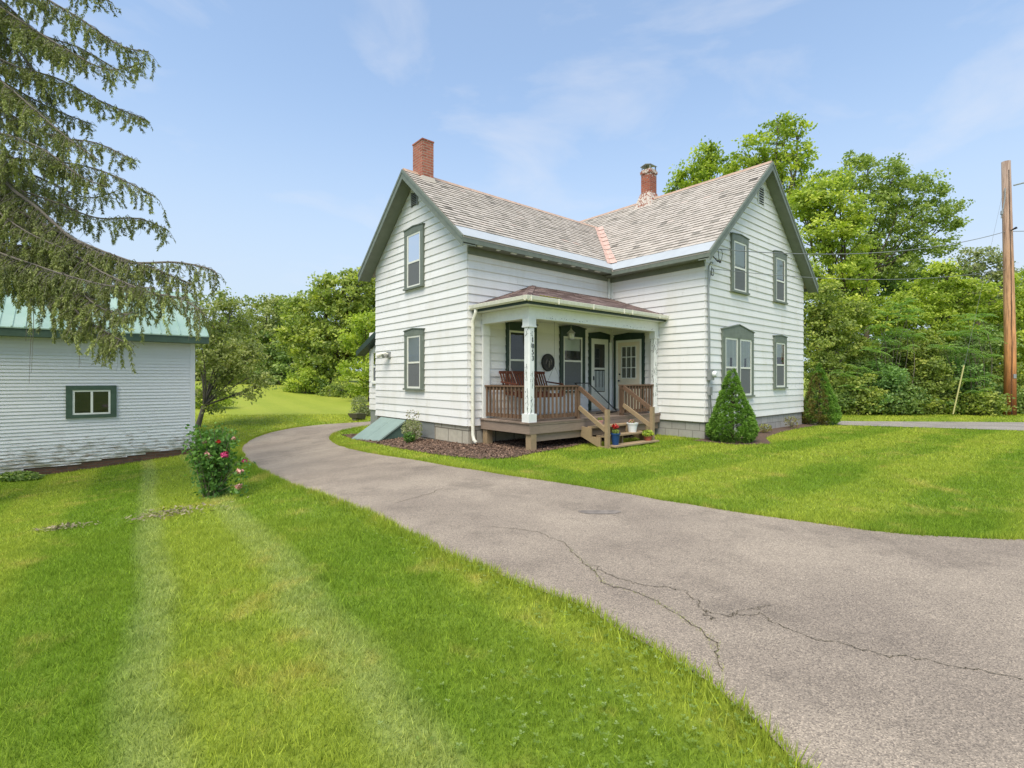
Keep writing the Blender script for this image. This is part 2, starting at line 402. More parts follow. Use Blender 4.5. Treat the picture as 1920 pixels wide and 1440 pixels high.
# lawn: mowing stripes run along the house axes, so their colour comes from the house's own directions
def lawn_mat(name, blade):
    m, n, l, b = new_mat(name)
    g = n.new('ShaderNodeNewGeometry'); pos = g.outputs['Position']
    s = n.new('ShaderNodeSeparateXYZ'); l.new(pos, s.inputs[0])
    def along(d):
        return math_(n, l, 'ADD', math_(n, l, 'MULTIPLY', s.outputs['X'], float(d[0])), math_(n, l, 'MULTIPLY', s.outputs['Y'], float(d[1])))
    wob = noise(n, l, pos, 0.35, 2)
    pu = math_(n, l, 'ADD', along((0.81, 0.587)), math_(n, l, 'MULTIPLY', math_(n, l, 'SUBTRACT', wob, 0.5), 0.5))
    pv = math_(n, l, 'ADD', along((-0.62, 0.785)), math_(n, l, 'MULTIPLY', math_(n, l, 'SUBTRACT', wob, 0.5), 0.5))
    # left lawn: two pale wheel tracks and darker strips between
    def bandf(p, c, w, soft):
        d = math_(n, l, 'ABSOLUTE', math_(n, l, 'SUBTRACT', p, c)); return mapr(n, l, d, w, w + soft, 1, 0)
    tr1 = bandf(pu, 0.0, 0.07, 0.12); tr2 = bandf(pu, 0.93, 0.07, 0.16)
    tracks = math_(n, l, 'MAXIMUM', tr1, tr2)
    left = mapr(n, l, s.outputs['X'], 1.4, 1.0, 0, 1)
    tracks = math_(n, l, 'MULTIPLY', tracks, left)
    stripe_r = math_(n, l, 'SINE', math_(n, l, 'MULTIPLY', pv, 3.2)); stripe_l = math_(n, l, 'SINE', math_(n, l, 'MULTIPLY', pu, 3.1))
    selm = n.new('ShaderNodeMix'); selm.data_type = 'FLOAT'; l.new(left, selm.inputs[0]); l.new(stripe_r, selm.inputs[2]); l.new(stripe_l, selm.inputs[3])
    stripe = mapr(n, l, selm.outputs[0], -0.4, 0.4, 0, 1)
    big = noise(n, l, pos, 0.45, 5, 0.6); med = noise(n, l, pos, 2.3, 5, 0.65); fine = noise(n, l, pos, 26, 4, 0.7)
    lush, yel, pale, dry = (0.196, 0.298, 0.027, 1), (0.325, 0.392, 0.048, 1), (0.40, 0.445, 0.165, 1), (0.55, 0.44, 0.13, 1)
    c = mix(n, l, mapr(n, l, math_(n, l, 'ADD', big, math_(n, l, 'MULTIPLY', stripe, 0.33)), 0.42, 0.82, 0, 1), lush, yel)
    c = mix(n, l, math_(n, l, 'MULTIPLY', math_(n, l, 'MULTIPLY', tracks, mapr(n, l, noise(n, l, pos, 5.0, 5, 0.7), 0.3, 0.6, 0.55, 1.0)), 0.52), c, pale)
    c = mix(n, l, mapr(n, l, math_(n, l, 'ADD', math_(n, l, 'MULTIPLY', med, 0.55), math_(n, l, 'MULTIPLY', noise(n, l, pos, 0.9, 3, 0.5), 0.45)), 0.54, 0.70, 0, 0.75), c, dry)
    c = mix(n, l, mapr(n, l, med, 0.42, 0.25, 0, 0.5), c, (0.095, 0.175, 0.02, 1))
    # mown field beyond is yellower
    c = mix(n, l, mapr(n, l, s.outputs['Y'], 17, 25, 0, 0.62), c, (0.50, 0.52, 0.07, 1))
    if blade:
        c = mix(n, l, 1.0, c, ramp(n, l, attr(n), [(0, (0.50, 0.56, 0.45, 1)), (0.6, (1.38, 1.34, 1.3, 1)), (1, (2.2, 2.05, 2.2, 1))]), 'MULTIPLY')
        tr = n.new('ShaderNodeBsdfTranslucent'); l.new(c, tr.inputs[0])
        mx = n.new('ShaderNodeMixShader'); mx.inputs[0].default_value = 0.45
        l.new(b.outputs[0], mx.inputs[1]); l.new(tr.outputs[0], mx.inputs[2]); l.new(mx.outputs[0], n['Material Output'].inputs[0])
    else:
        c = mix(n, l, 1.0, c, ramp(n, l, fine, [(0.3, (0.50, 0.56, 0.48, 1)), (0.7, (0.92,) * 3 + (1,))]), 'MULTIPLY')
        bump(n, l, b, fine, 0.6, 0.03)
    l.new(c, b.inputs['Base Color']); b.inputs['Roughness'].default_value = 0.75; b.inputs['Specular IOR Level'].default_value = 0.15
    return m
M['lawn'] = lawn_mat('mown_lawn', False); M['blade'] = lawn_mat('grass_blades', True)

def asphalt_mat(name, base, speck, worn):
    m, n, l, b = new_mat(name)
    g = n.new('ShaderNodeNewGeometry'); pos = g.outputs['Position']
    vo = n.new('ShaderNodeTexVoronoi'); vo.inputs['Scale'].default_value = 150; l.new(pos, vo.inputs['Vector'])
    vs_ = n.new('ShaderNodeSeparateColor'); l.new(vo.outputs['Color'], vs_.inputs[0])
    big = noise(n, l, pos, 0.5, 5, 0.6); med = noise(n, l, pos, 3.2, 6, 0.65)
    c = mix(n, l, mapr(n, l, big, 0.38, 0.62, 0, 1), base, worn)
    c = mix(n, l, mapr(n, l, noise(n, l, pos, 0.9, 6, 0.7), 0.52, 0.70, 0, 0.6), c, tuple(x * 0.55 for x in base[:3]) + (1,))
    c = mix(n, l, mapr(n, l, med, 0.55, 0.8, 0, 0.35), c, tuple(x * 0.6 for x in base[:3]) + (1,))
    c = mix(n, l, 1.0, c, ramp(n, l, vs_.outputs[0], [(0, (0.50, 0.50, 0.52, 1)), (0.35, (0.86,) * 3 + (1,)), (0.8, (1.06,) * 3 + (1,)), (1, (1.5, 1.48, 1.45, 1))]), 'MULTIPLY')
    l.new(c, b.inputs['Base Color']); b.inputs['Roughness'].default_value = 0.85; b.inputs['Specular IOR Level'].default_value = 0.3
    bump(n, l, b, vo.outputs['Distance'], 0.55, 0.006)
    return m
M['asphalt'] = asphalt_mat('old_asphalt', (0.290, 0.234, 0.180, 1), None, (0.405, 0.330, 0.250, 1))
M['road'] = asphalt_mat('road_asphalt', (0.31, 0.275, 0.235, 1), None, (0.37, 0.33, 0.28, 1))
M['crack'] = plain('crack_fill', lin(104, 94, 74), 0.9, 0.35, 30)
M['stain'] = plain('dark_patch', lin(128, 118, 108), 0.8, 0.3, 12)
M['mulch'] = plain('brown_mulch', lin(132, 106, 88), 0.95, 0.4, 24, tone=0.5)
M['soil'] = plain('dark_soil', lin(104, 88, 72), 0.95, 0.35, 12)
M['clip'] = plain('dry_clippings', lin(150, 138, 108), 0.95, 0.3, 20, tone=0.4)

def pole_mat():
    m, n, l, b = new_mat('weathered_pole_wood')
    v = objv(n, l); s = n.new('ShaderNodeSeparateXYZ'); l.new(v, s.inputs[0])
    gr = noise(n, l, objv(n, l, (22, 22, 1.2)), 1, 6, 0.7)
    z = math_(n, l, 'ADD', s.outputs['Z'], math_(n, l, 'MULTIPLY', gr, 1.2))
    c = ramp(n, l, mapr(n, l, z, 0, 11, 0, 1), [(0.02, lin(84, 56, 44)), (0.10, lin(186, 104, 58)), (0.25, lin(226, 156, 96)), (0.5, lin(216, 164, 120)), (0.72, lin(178, 144, 118)), (1.0, lin(164, 144, 128))])
    c = mix(n, l, mapr(n, l, gr, 0.45, 0.62, 0, 0.65), c, lin(96, 64, 46))
    l.new(c, b.inputs['Base Color']); b.inputs['Roughness'].default_value = 0.85; bump(n, l, b, gr, 0.5, 0.01)
    return m
M['pole'] = pole_mat()

# ------------------------------------------------------------------ ground
gx = np.unique(np.concatenate([np.arange(-26, 26.1, 0.5), np.linspace(-26, -600, 40), np.linspace(26, 600, 40)]))
gy = np.unique(np.concatenate([np.arange(-4, 44.1, 0.5), np.linspace(44, 1000, 50), np.linspace(-4, -300, 24)]))
GX, GY = np.meshgrid(gx, gy)
gv = np.stack([GX, GY, terr(GX, GY)], -1).reshape(-1, 3)
W_ = len(gx); H_ = len(gy)
ii = (np.arange(H_ - 1)[:, None] * W_ + np.arange(W_ - 1)[None]).ravel()
gme = bpy.data.meshes.new('lawn'); gme.from_pydata(gv.tolist(), [], np.stack([ii, ii + 1, ii + 1 + W_, ii + W_], 1).tolist())
gme.polygons.foreach_set('use_smooth', [True] * len(gme.polygons)); gme.materials.append(M['lawn'])
lawn = bpy.data.objects.new('lawn', gme); C.objects.link(lawn); tag(lawn, kind='structure')

def resample(pts, n):
    pts = np.array(pts, float); d = np.r_[0, np.cumsum(np.hypot(*np.diff(pts, axis=0).T))]
    t = np.linspace(0, d[-1], n)
    # a little smoothing of the hand measured edge
    out = np.stack([np.interp(t, d, pts[:, i]) for i in (0, 1)], 1)
    for _ in range(3): out[1:-1] = (out[:-2] + 2 * out[1:-1] + out[2:]) / 4
    return out
inner_px = [(690, 799), (655, 804), (628, 812), (617, 821), (624, 830), (650, 841), (700, 852), (760, 861), (830, 873), (900, 885), (1000, 900), (1100, 915), (1200, 932), (1300, 950), (1400, 966), (1500, 982), (1600, 995), (1700, 1005), (1800, 1012), (1920, 1017)]
outer_px = [(690, 792), (640, 794), (600, 797), (560, 801), (520, 808), (485, 818), (460, 830), (450, 842), (458, 860), (480, 880), (530, 905), (600, 930), (650, 948), (700, 968), (760, 998), (820, 1028), (880, 1052), (950, 1085), (1020, 1115), (1100, 1150), (1160, 1178), (1220, 1210), (1290, 1245), (1340, 1268), (1385, 1305), (1420, 1360), (1470, 1440)]
inner = [(2.5, 27.0), (-1.5, 22.0)] + [hit(*p) for p in inner_px] + [(8.5, 5.3), (14, 5.6), (24, 6.0)]
outer = [(2.5, 31.0), (-2.5, 25.0)] + [hit(*p) for p in outer_px] + [(1.45, 1.2), (1.9, 0.2), (2.6, -1.5), (5, -4.0)]
NI = 130
inn, out_ = resample(inner, NI), resample(outer, NI)
rag = rng.normal(0, 0.018, (NI, 1)); out_ += rag; inn += rng.normal(0, 0.012, (NI, 1))
def sheet(name, poly, mat, dz, step=0.6):
    """a flat polygon cut into a grid and laid on the terrain"""
    bm = bmesh.new(); f = bm.faces.new([bm.verts.new((p[0], p[1], 0)) for p in poly])
    bmesh.ops.triangulate(bm, faces=[f])
    P = np.array(poly)
    for ax in (0, 1):
        lo, hi = max(P[:, ax].min(), -30), min(P[:, ax].max(), 32)
        no = (1, 0, 0) if ax == 0 else (0, 1, 0)
        for c in np.arange(math.ceil(lo / step) * step, hi, step):
            bmesh.ops.bisect_plane(bm, geom=bm.verts[:] + bm.edges[:] + bm.faces[:], plane_co=(c, 0, 0) if ax == 0 else (0, c, 0), plane_no=no)
    for v in bm.verts: v.co.z = tz(v.co.x, v.co.y) + dz
    bmesh.ops.recalc_face_normals(bm, faces=bm.faces)
    me = bpy.data.meshes.new(name); bm.to_mesh(me); bm.free(); me.materials.append(mat)
    o = bpy.data.objects.new(name, me); C.objects.link(o); tag(o, kind='structure'); return o
drive = sheet('driveway', list(inn) + list(out_[::-1]), M['asphalt'], 0.014)
drive_poly = np.concatenate([inn, out_[::-1]])

# the road beyond the house
rd_in = np.array([h2w(8.0, 3.5), (10.4, 18.05), (15.8, 15.65), (30, 9.4), (60, -4)]); rd_out = np.array([h2w(9.5, 6.5), (11.6, 19.2), (18.9, 18.75), (36, 15.5), (70, 6)])
ra, rb = resample(rd_in, 60), resample(rd_out, 60)
rv = []; rf = []
for i in range(60):
    for k in range(5):
        p = ra[i] + (rb[i] - ra[i]) * k / 4; rv.append((p[0], p[1], tz(*p) + 0.016))
for i in range(59):
    for k in range(4): a = i * 5 + k; rf.append((a, a + 1, a + 6, a + 5))
rme = bpy.data.meshes.new('road'); rme.from_pydata(rv, [], rf); rme.materials.append(M['road'])
road = bpy.data.objects.new('road', rme); C.objects.link(road); tag(road, kind='structure')
road_poly = np.concatenate([ra, rb[::-1]])

# planting beds
bed_px = [(640, 816), (662, 824), (700, 832), (760, 844), (830, 855), (900, 862), (960, 860), (992, 852)]
bed = [hit(*p) for p in bed_px] + [h2w(1.6, -1.9), h2w(2.2, -1.75), h2w(5.4, -1.75), h2w(5.4, 0.1), h2w(0.1, 0.1), h2w(0.1, 5.2), h2w(-0.2, 5.6)]
sheet('mulch_bed', bed, M['mulch'], 0.012)
bed2 = [h2w(4.9, -3.1), h2w(5.0, -4.3), h2w(5.8, -4.75), h2w(7.0, -4.1), h2w(9.0, -3.75), h2w(11.5, -3.65), h2w(13.3, -3.9), h2w(13.4, -3.1)]
sheet('flower_bed', bed2, M['mulch'], 0.012)
bed_poly, bed2_poly = np.array(bed), np.array(bed2)

def inside(P, poly):
    x, y = P[:, 0], P[:, 1]; r = np.zeros(len(P), bool); j = len(poly) - 1
    for i in range(len(poly)):
        xi, yi = poly[i]; xj, yj = poly[j]
        c = ((yi > y) != (yj > y)) & (x < (xj - xi) * (y - yi) / (yj - yi + 1e-12) + xi)
        r ^= c; j = i
    return r
BARN_C = np.array([-9.46, 15.0])
house_poly = np.array([h2w(*p) for p in ((0, 0), (5.49, 0), (5.49, -3.17), (12.33, -3.17), (12.33, 5), (0, 5))])
barn_poly = np.array([BARN_C + u * D2 + v * D1 for u, v in ((0, 0), (0, 4.8), (-8, 4.8), (-8, 0))])

# ------------------------------------------------------------------ grass
def blades(name, P, h0, h1, w0, w1, mat, lean=0.5):
    n = len(P); ang = rng.uniform(0, 2 * np.pi, n); la = rng.uniform(0, 2 * np.pi, n)
    h = rng.uniform(h0, h1, n); w = rng.uniform(w0, w1, n); le = rng.uniform(0, lean, n) * h
    z = terr(P[:, 0], P[:, 1])
    b = np.stack([P[:, 0], P[:, 1], z], 1); t = np.stack([np.cos(ang), np.sin(ang), np.zeros(n)], 1) * w[:, None] / 2
    tip = b + np.stack([np.cos(la) * le, np.sin(la) * le, h], 1)
    V = np.stack([b - t, b + t, tip], 1).reshape(-1, 3)
    return np_mesh(name, V, 3, np.clip(rng.normal(0.5, 0.22, n), 0, 1), mat)
def scatter(Y0, Y1, dens, spread=1.25):
    A = (Y1 - Y0) * (Y0 + Y1) * spread * 1.02; n = int(A * dens)
    Y = np.sqrt(rng.uniform(Y0 ** 2, Y1 ** 2, n)); X = rng.uniform(-1, 1, n) * Y * 1.02 * spread
    P = np.stack([X, Y], 1)
    keep = ~inside(P, drive_poly) & ~inside(P, road_poly) & ~inside(P, bed_poly) & ~inside(P, bed2_poly) & ~inside(P, house_poly) & ~inside(P, barn_poly)
    return P[keep]
gs = []
for y0, y1, dn, hh, ww in ((1.5, 3.2, 13000, (0.012, 0.042), (0.0025, 0.005)), (3.2, 6, 6500, (0.015, 0.045), (0.004, 0.007)), (6, 10, 2300, (0.015, 0.05), (0.006, 0.012)), (10, 16, 900, (0.025, 0.06), (0.010, 0.02)), (16, 24, 300, (0.03, 0.07), (0.018, 0.035))):
    P = scatter(y0, y1, dn, 1.75)
    gs.append(blades('grass', P, *hh, *ww, M['blade'], 1.3))
    tag(gs[-1], 'short mown green grass of the lawn', 'grass', 'lawn grass', 'stuff')
# ranker tufts that the mower missed
tc_ = scatter(1.6, 9, 30, 1.1); tc_ = tc_[rng.uniform(0, 1, len(tc_)) < np.clip(1.3 - tc_[:, 1] / 9, .2, 1)]
tp_ = np.repeat(tc_, 34, 0) + rng.normal(0, 0.035, (len(tc_) * 34, 2)); tp_ = tp_[~inside(tp_, drive_poly)]
tag(blades('grass_tufts', tp_, 0.025, 0.060, 0.0035, 0.007, M['blade'], 1.0), 'longer darker tufts of grass missed by the mower', 'grass', None, 'stuff')
# longer fringe along the edges of the drive
def along_edge(poly, n, off, sign):
    t = rng.uniform(0, len(poly) - 1.001, n); i = t.astype(int); f = (t - i)[:, None]
    p = poly[i] * (1 - f) + poly[i + 1] * f; d = poly[i + 1] - poly[i]; d /= np.linalg.norm(d, axis=1)[:, None] + 1e-9
    nrm = np.stack([-d[:, 1], d[:, 0]], 1) * sign
    return p + nrm * np.abs(rng.normal(0, off, n))[:, None] - nrm * 0.03
E1 = along_edge(out_, 42000, 0.10, -1); E2 = along_edge(inn, 26000, 0.08, 1)
E = np.concatenate([E1, E2]); E = E[(E[:, 1] > 1.2) & (E[:, 1] < 20)]
fr = blades('grass_fringe', E, 0.03, 0.10, 0.005, 0.010, M['blade'], 0.8)
tag(fr, 'longer ragged grass fringing the edges of the driveway', 'grass', None, 'stuff')
# clover in the near corner by the drive
cl = hit(1240, 1330); nc = 420
cp = np.stack([rng.normal(cl[0] - 0.15, 0.45, nc), rng.normal(cl[1], 0.5, nc)], 1)
cp = np.concatenate([cp, along_edge(out_, 2600, 0.16, -1)]); cp = cp[~inside(cp, drive_poly) & (cp[:, 1] > 1.3) & (cp[:, 1] < 9)]
cv = []
for x, y in cp:
    z = tz(x, y) + random.uniform(0.025, 0.05); a0 = random.uniform(0, 6.28)
    for k in range(3):
        a = a0 + k * 2.094; r = random.uniform(0.006, 0.010); t = Vector((math.cos(a), math.sin(a), 0.25)) * r; s = Vector((-math.sin(a), math.cos(a), 0)) * r * 0.75
        c = Vector((x, y, z)); cv += [c, c + t + s, c + t * 1.9, c + t - s]
FO['clover'] = foliage('clover_leaves', (0.15, 0.22, 0.04, 1), (0.26, 0.36, 0.07, 1), (0.42, 0.50, 0.20, 1), 0.45)
clo = np_mesh('clover', np.array([tuple(p) for p in cv]), 4, np.repeat(np.clip(rng.normal(0.5, 0.2, len(cv) // 12), 0, 1), 3), FO['clover'])
tag(clo, 'clover leaves in the grass along the edge of the driveway', 'clover', None, 'stuff')

# cracks and the dark patch in the drive
def ground_line(pts_px, w, mb, jit=0.009):
    w = w * 0.48
    P = resample([hit(*p) for p in pts_px], max(8, len(pts_px) * 9)); J = rng.normal(0, 0.022, P.shape); J[1:-1] = (J[:-2] + J[1:-1] + J[2:]) / 3; P = P + J + rng.normal(0, jit, P.shape) * 0.5
    for a, b in zip(P[:-1], P[1:]):
        d = (b - a) / (np.linalg.norm(b - a) + 1e-9); nn = np.array([-d[1], d[0]]); wa, wb = w * random.uniform(0.3, 1.2) / 2, w * random.uniform(0.3, 1.2) / 2
        q = [a - nn * wa - d * 0.004, a + nn * wa - d * 0.004, b + nn * wb + d * 0.004, b - nn * wb + d * 0.004]
        mb.face([(x, y, tz(x, y) + 0.0185) for x, y in q])
    return P
cracks_px = [([(915, 990), (1000, 998), (1060, 1022), (1100, 1065), (1130, 1100), (1190, 1112), (1240, 1138), (1290, 1170), (1330, 1205), (1352, 1240), (1355, 1262)], 0.016),
 ([(1110, 1066), (1170, 1090), (1200, 1102), (1280, 1112), (1310, 1130), (1318, 1150), (1365, 1160), (1420, 1155), (1470, 1184), (1560, 1210), (1640, 1232), (1720, 1240), (1820, 1262), (1920, 1278)], 0.013),
 ([(1365, 1160), (1390, 1148), (1450, 1140)], 0.008), ([(1318, 1150), (1340, 1168), (1345, 1170)], 0.008),
 ([(740, 945), (800, 930), (830, 918)], 0.02), ([(640, 905), (720, 895), (760, 900)], 0.010), ([(1130, 965), (1170, 975)], 0.006)]
for pts, w in cracks_px:
    mb = MB(); P = ground_line(pts, w, mb); mb.build('crack', M['crack'], drive, recalc=False)
    if w == 0.016:
        P = np.concatenate([P, resample(P, len(P) * 3)])
        P = resample(P[:len(P) // 4], 60)
        wp = P[len(P) // 3:]; wp = wp[(rng.choice(rng.integers(0, len(wp), 26), 700) + rng.integers(-2, 3, 700)).clip(0, len(wp) - 1)] + rng.normal(0, 0.016, (700, 2))
        tag(blades('crack_weeds', wp, 0.008, 0.03, 0.004, 0.008, M['blade'], 1.2), 'tiny weeds and moss growing in the long driveway crack', 'weeds', None, 'stuff')
mb = MB(); c = hit(1125, 963)
mb.face([(c[0] + 0.25 * math.cos(a) * (1 + 0.12 * math.sin(3 * a)), c[1] + 0.11 * math.sin(a) * (1 + 0.2 * math.cos(2 * a)), 0.0185) for a in np.linspace(0, 6.28, 22)[:-1]])
mb.build('dark_patch', M['stain'], drive, recalc=False)

# mulch chips
mp_ = rng.uniform(0, 1, (60000, 2)) * (bed_poly.max(0) - bed_poly.min(0)) + bed_poly.min(0)
mp_ = mp_[inside(mp_, bed_poly)][:14000]
def chips(name, P, s0, s1, mat, lift=0.02):
    n = len(P); a = rng.uniform(0, 6.28, n); L = rng.uniform(s0, s1, n); w = L * rng.uniform(0.25, 0.5, n)
    t = np.stack([np.cos(a), np.sin(a), rng.normal(0, 0.35, n)], 1) * L[:, None] / 2; s = np.stack([-np.sin(a), np.cos(a), rng.normal(0, 0.35, n)], 1) * w[:, None] / 2
    c = np.stack([P[:, 0], P[:, 1], terr(P[:, 0], P[:, 1]) + rng.uniform(0.014, lift, n)], 1)
    return np_mesh(name, np.stack([c - t - s, c + t - s, c + t + s, c - t + s], 1).reshape(-1, 3), 4, rng.uniform(0, 1, n), mat)
tag(chips('mulch', mp_, 0.02, 0.06, M['mulch'], 0.035), 'brown bark mulch chips spread in the bed beside the porch', 'mulch', None, 'stuff')
for px, nn, sp in (((112, 994), 170, (0.20, 0.05)), ((320, 965), 260, (0.30, 0.16))):
    c = hit(*px); P = np.stack([rng.normal(c[0], sp[0], nn), rng.normal(c[1], sp[1], nn)], 1)
    o = chips('grass_clippings', P, 0.02, 0.06, M['clip'], 0.06)
    tag(o, 'dry clump of raked clippings on the lawn, ' + ('near the left edge' if px[0] < 200 else 'in front of the rose bush'), 'clippings', None, 'stuff')

# ------------------------------------------------------------------ the farmhouse (local axes: u along the front, v to the back)
house = thing('farmhouse', 'white two storey farmhouse with slate gable roofs and a corner porch', 'house', (C0[0], C0[1], 0), YAW)

class Wall:
    def __init__(s, o, a, n): s.o, s.a, s.n = Vector((*o, 0)), Vector((*a, 0)), Vector((*n, 0))
    def p(s, t, z, d=0): return s.o + s.a * t + s.n * d + Vector((0, 0, z))
    def box(s, mb, t0, t1, z0, z1, d0, d1, tone=0.5):
        mb.hexa([s.p(t0, z0, d0), s.p(t1, z0, d0), s.p(t1, z0, d1), s.p(t0, z0, d1), s.p(t0, z1, d0), s.p(t1, z1, d0), s.p(t1, z1, d1), s.p(t0, z1, d1)], tone)
WA = Wall((0, 0), (0, 1), (-1, 0)); WF = Wall((0, 0), (1, 0), (0, -1)); WR = Wall((5.49, 0), (0, -1), (-1, 0)); WB = Wall((0, -3.17), (1, 0), (0, -1)); WE = Wall((0.9, 0), (0, 1), (-1, 0))
SB = 0.46; EXPO = 0.2027

def lap_siding(mb, w, rng_fn, z0, z1, expo=EXPO, proj=0.027, board=3.7, zb=None, gap=0.004):
    z = z0; k = 0
    while z < z1 - 0.02:
        zt = min(z + expo, z1)
        a0, a1 = rng_fn(z); b0, b1 = rng_fn(zt)
        if b1 > b0 and a1 > a0:
            cuts = [a0]; s = a0 + board * (0.35 + 0.65 * ((k * 0.618) % 1))
            while s < a1 - 0.4: cuts.append(s); s += board
            cuts.append(a1)
            for c0, c1 in zip(cuts[:-1], cuts[1:]):
                zz = z
                if zb:
                    zz = max(z, zb((c0 + c1) / 2))
                    if zz >= zt - 0.01: continue
                tone = random.uniform(0, 1); pr = proj + random.uniform(-0.002, 0.003)
                e0 = c0 + (gap / 2 if c0 > a0 else 0); e1 = c1 - (gap / 2 if c1 < a1 else 0)
                t0, t1 = max(e0, b0) if c0 == a0 else e0, min(e1, b1) if c1 == a1 else e1
                t0 = min(max(t0, b0), b1); t1 = max(min(t1, b1), b0)
                mb.face([w.p(e0, zz, pr), w.p(e1, zz, pr), w.p(t1, zt + 0.004, 0.006), w.p(t0, zt + 0.004, 0.006)], tone)
                mb.face([w.p(e0, zz, pr), w.p(e1, zz, pr), w.p(e1, zz + 0.014, 0.0), w.p(e0, zz + 0.014, 0.0)], tone)
                for e in (e0, e1): mb.face([w.p(e, zz, pr), w.p(e, zz + 0.01, 0.0), w.p(min(max(e, b0), b1), zt, 0.0)], tone)
        z = zt; k += 1

A_S = 0.845; A_E = 4.97; A_V0 = -0.38; A_V1 = 5.38; A_R = A_E + A_S * 2.88
B_S = 0.877; B_E = 4.92; B_U0 = 5.09; B_U1 = 12.73; B_R = B_E + B_S * 3.82; B_UM = 8.91
def a_roof(v): return A_E + A_S * (min(v, 5 - v) - A_V0)
def b_roof(u): return B_E + B_S * (min(u, 2 * B_UM - u) - B_U0)
def gabA(z):
    if z < 5.0: return (0, 5.0)
    d = (z + 0.16 - A_E) / A_S + A_V0; return (max(0, d), min(5.0, 5 - d))
def gabB(z):
    if z < 4.95: return (5.49, 12.33)
    d = (z + 0.16 - B_E) / B_S + B_U0; return (max(5.49, d), min(12.33, 2 * B_UM - d))
mb = MB()
lap_siding(mb, WA, gabA, SB, 7.25)
lap_siding(mb, WF, lambda z: (0, 5.47), SB, 5.1)
mb.prism([(0, 0.0, SB + 0.01), (0, 5.0, SB + 0.01), (0, 5.0, 5.05), (0, 2.5, 7.2), (0, 0.0, 5.05)], (5.6, 0, 0))
mb.build('left_wing_wall'.replace('left_wing_', ''), M['siding'], house, recalc=False)
mb = MB()
lap_siding(mb, WR, lambda z: (0.02, 3.17), SB, 4.98)
lap_siding(mb, WB, gabB, SB, 8.05)
mb.prism([(5.49, -3.17, SB + 0.01), (12.33, -3.17, SB + 0.01), (12.33, -3.17, 5.0), (8.91, -3.17, 8.0), (5.49, -3.17, 5.0)], (0, 8.3, 0))
mb.build('wall', M['siding'], house, recalc=False)

# corner boards
for w, t0, t1, zt_, dd in ((WF, 5.40, 5.488, 4.95, 0.042), (WR, 0.043, 0.13, 4.93, 0.042)):
    mb = MB(); w.box(mb, t0, t1, SB, zt_, 0.0, dd); mb.build('corner_board', M['white'], house)

# foundations
mb = MB(); mb.box(0.03, 5.6, 0.03, 4.97, -0.6, SB); fA = mb.build('foundation', M['stone'], house)
mb = MB(); mb.box(5.52, 12.30, -3.14, 5.0, -0.6, SB); mb.build('foundation', M['block'], house)
mb = MB(); WA.box(mb, 1.55, 2.25, 0.02, 0.42, -0.03, -0.012); mb.build('foundation_hatch', M['grey'], house)

# slates: single slates with a lift and a ragged butt
def slates(mb, fn, s0, s1, row, w, ulim, lift=0.022, jitter=0.009):
    """fn(u, s, h) -> point; ulim(s) -> (u0, u1)"""
    s = s0; k = 0
    while s < s1 - 0.01:
        st = min(s + row, s1); lo, hi = ulim(s); lo2, hi2 = ulim(st)
        u = lo - (k % 2) * w / 2 - w
        while u < hi + w:
            ww = w * random.uniform(0.85, 1.15); e0, e1 = max(u, lo), min(u + ww - 0.005, hi); f0, f1 = min(max(u, lo2), hi2), max(min(u + ww - 0.005, hi2), lo2)
            if e1 - e0 > 0.01:
                h = lift + random.uniform(-0.004, 0.006); j = random.uniform(-jitter, jitter); tone = min(1, max(0, random.gauss(0.52, 0.16)))
                mb.face([fn(e0, s - j, h), fn(e1, s - j, h), fn(f1, st + 0.01, 0.004), fn(f0, st + 0.01, 0.004)], tone)
                mb.face([fn(e0, s - j, h), fn(e1, s - j, h), fn(e1, s - j + 0.012, -0.002), fn(e0, s - j + 0.012, -0.002)], 0.0)
            u += ww
        s = st; k += 1
cA = 1 / math.hypot(1, A_S); cB = 1 / math.hypot(1, B_S)
LA = 2.88 / cA; LB = 3.82 / cB
AU0 = -0.40; BV0 = -3.50; BV1 = 5.4
def pA(u, s, h): return (u, A_V0 + s * cA - h * A_S * cA, A_E + s * A_S * cA + h * cA)
def pA2(u, s, h): return (u, A_V1 - s * cA + h * A_S * cA, A_E + s * A_S * cA + h * cA)
def pB(v, s, h): return (B_U0 + s * cB - h * B_S * cB, v, B_E + s * B_S * cB + h * cB)
def pB2(v, s, h): return (B_U1 - s * cB + h * B_S * cB, v, B_E + s * B_S * cB + h * cB)
def zA(s): return A_E + s * A_S * cA
def zB(s): return B_E + s * B_S * cB
def u_val(s): return B_U0 + (zA(s) - B_E) / B_S
def v_val(s):
    z = zB(s); return (A_V0 + (z - A_E) / A_S) if z < A_R else BV1
mb = MB()
slates(mb, pA, 0.46, LA, 0.165, 0.25, lambda s: (AU0, u_val(s) - 0.05))
slates(mb, pA2, 0.05, LA, 0.148, 0.30, lambda s: (AU0, 7.0))
for fn, ul in ((pA, u_val), (pA2, lambda s: 7.0)):
    q = [fn(AU0, 0, 0), fn(ul(0), 0, 0), fn(ul(LA), LA, 0), fn(AU0, LA, 0)]; r_ = [(x, y, z - 0.05) for x, y, z in q]; mb.hexa(r_ + q, 0.4)
roofA = mb.build('roof', M['slate'], house, recalc=False)
mb = MB()
slates(mb, pB, 0.46, LB, 0.165, 0.25, lambda s: (BV0, v_val(s) - 0.05))
slates(mb, pB2, 0.05, LB, 0.148, 0.30, lambda s: (BV0, BV1))
for fn in (pB, pB2):
    q = [fn(BV0, 0, 0), fn(BV1, 0, 0), fn(BV1, LB, 0), fn(BV0, LB, 0)]; r_ = [(x, y, z - 0.05) for x, y, z in q]; mb.hexa(r_ + q, 0.4)
roofB = mb.build('roof', M['slate'], house, recalc=False)
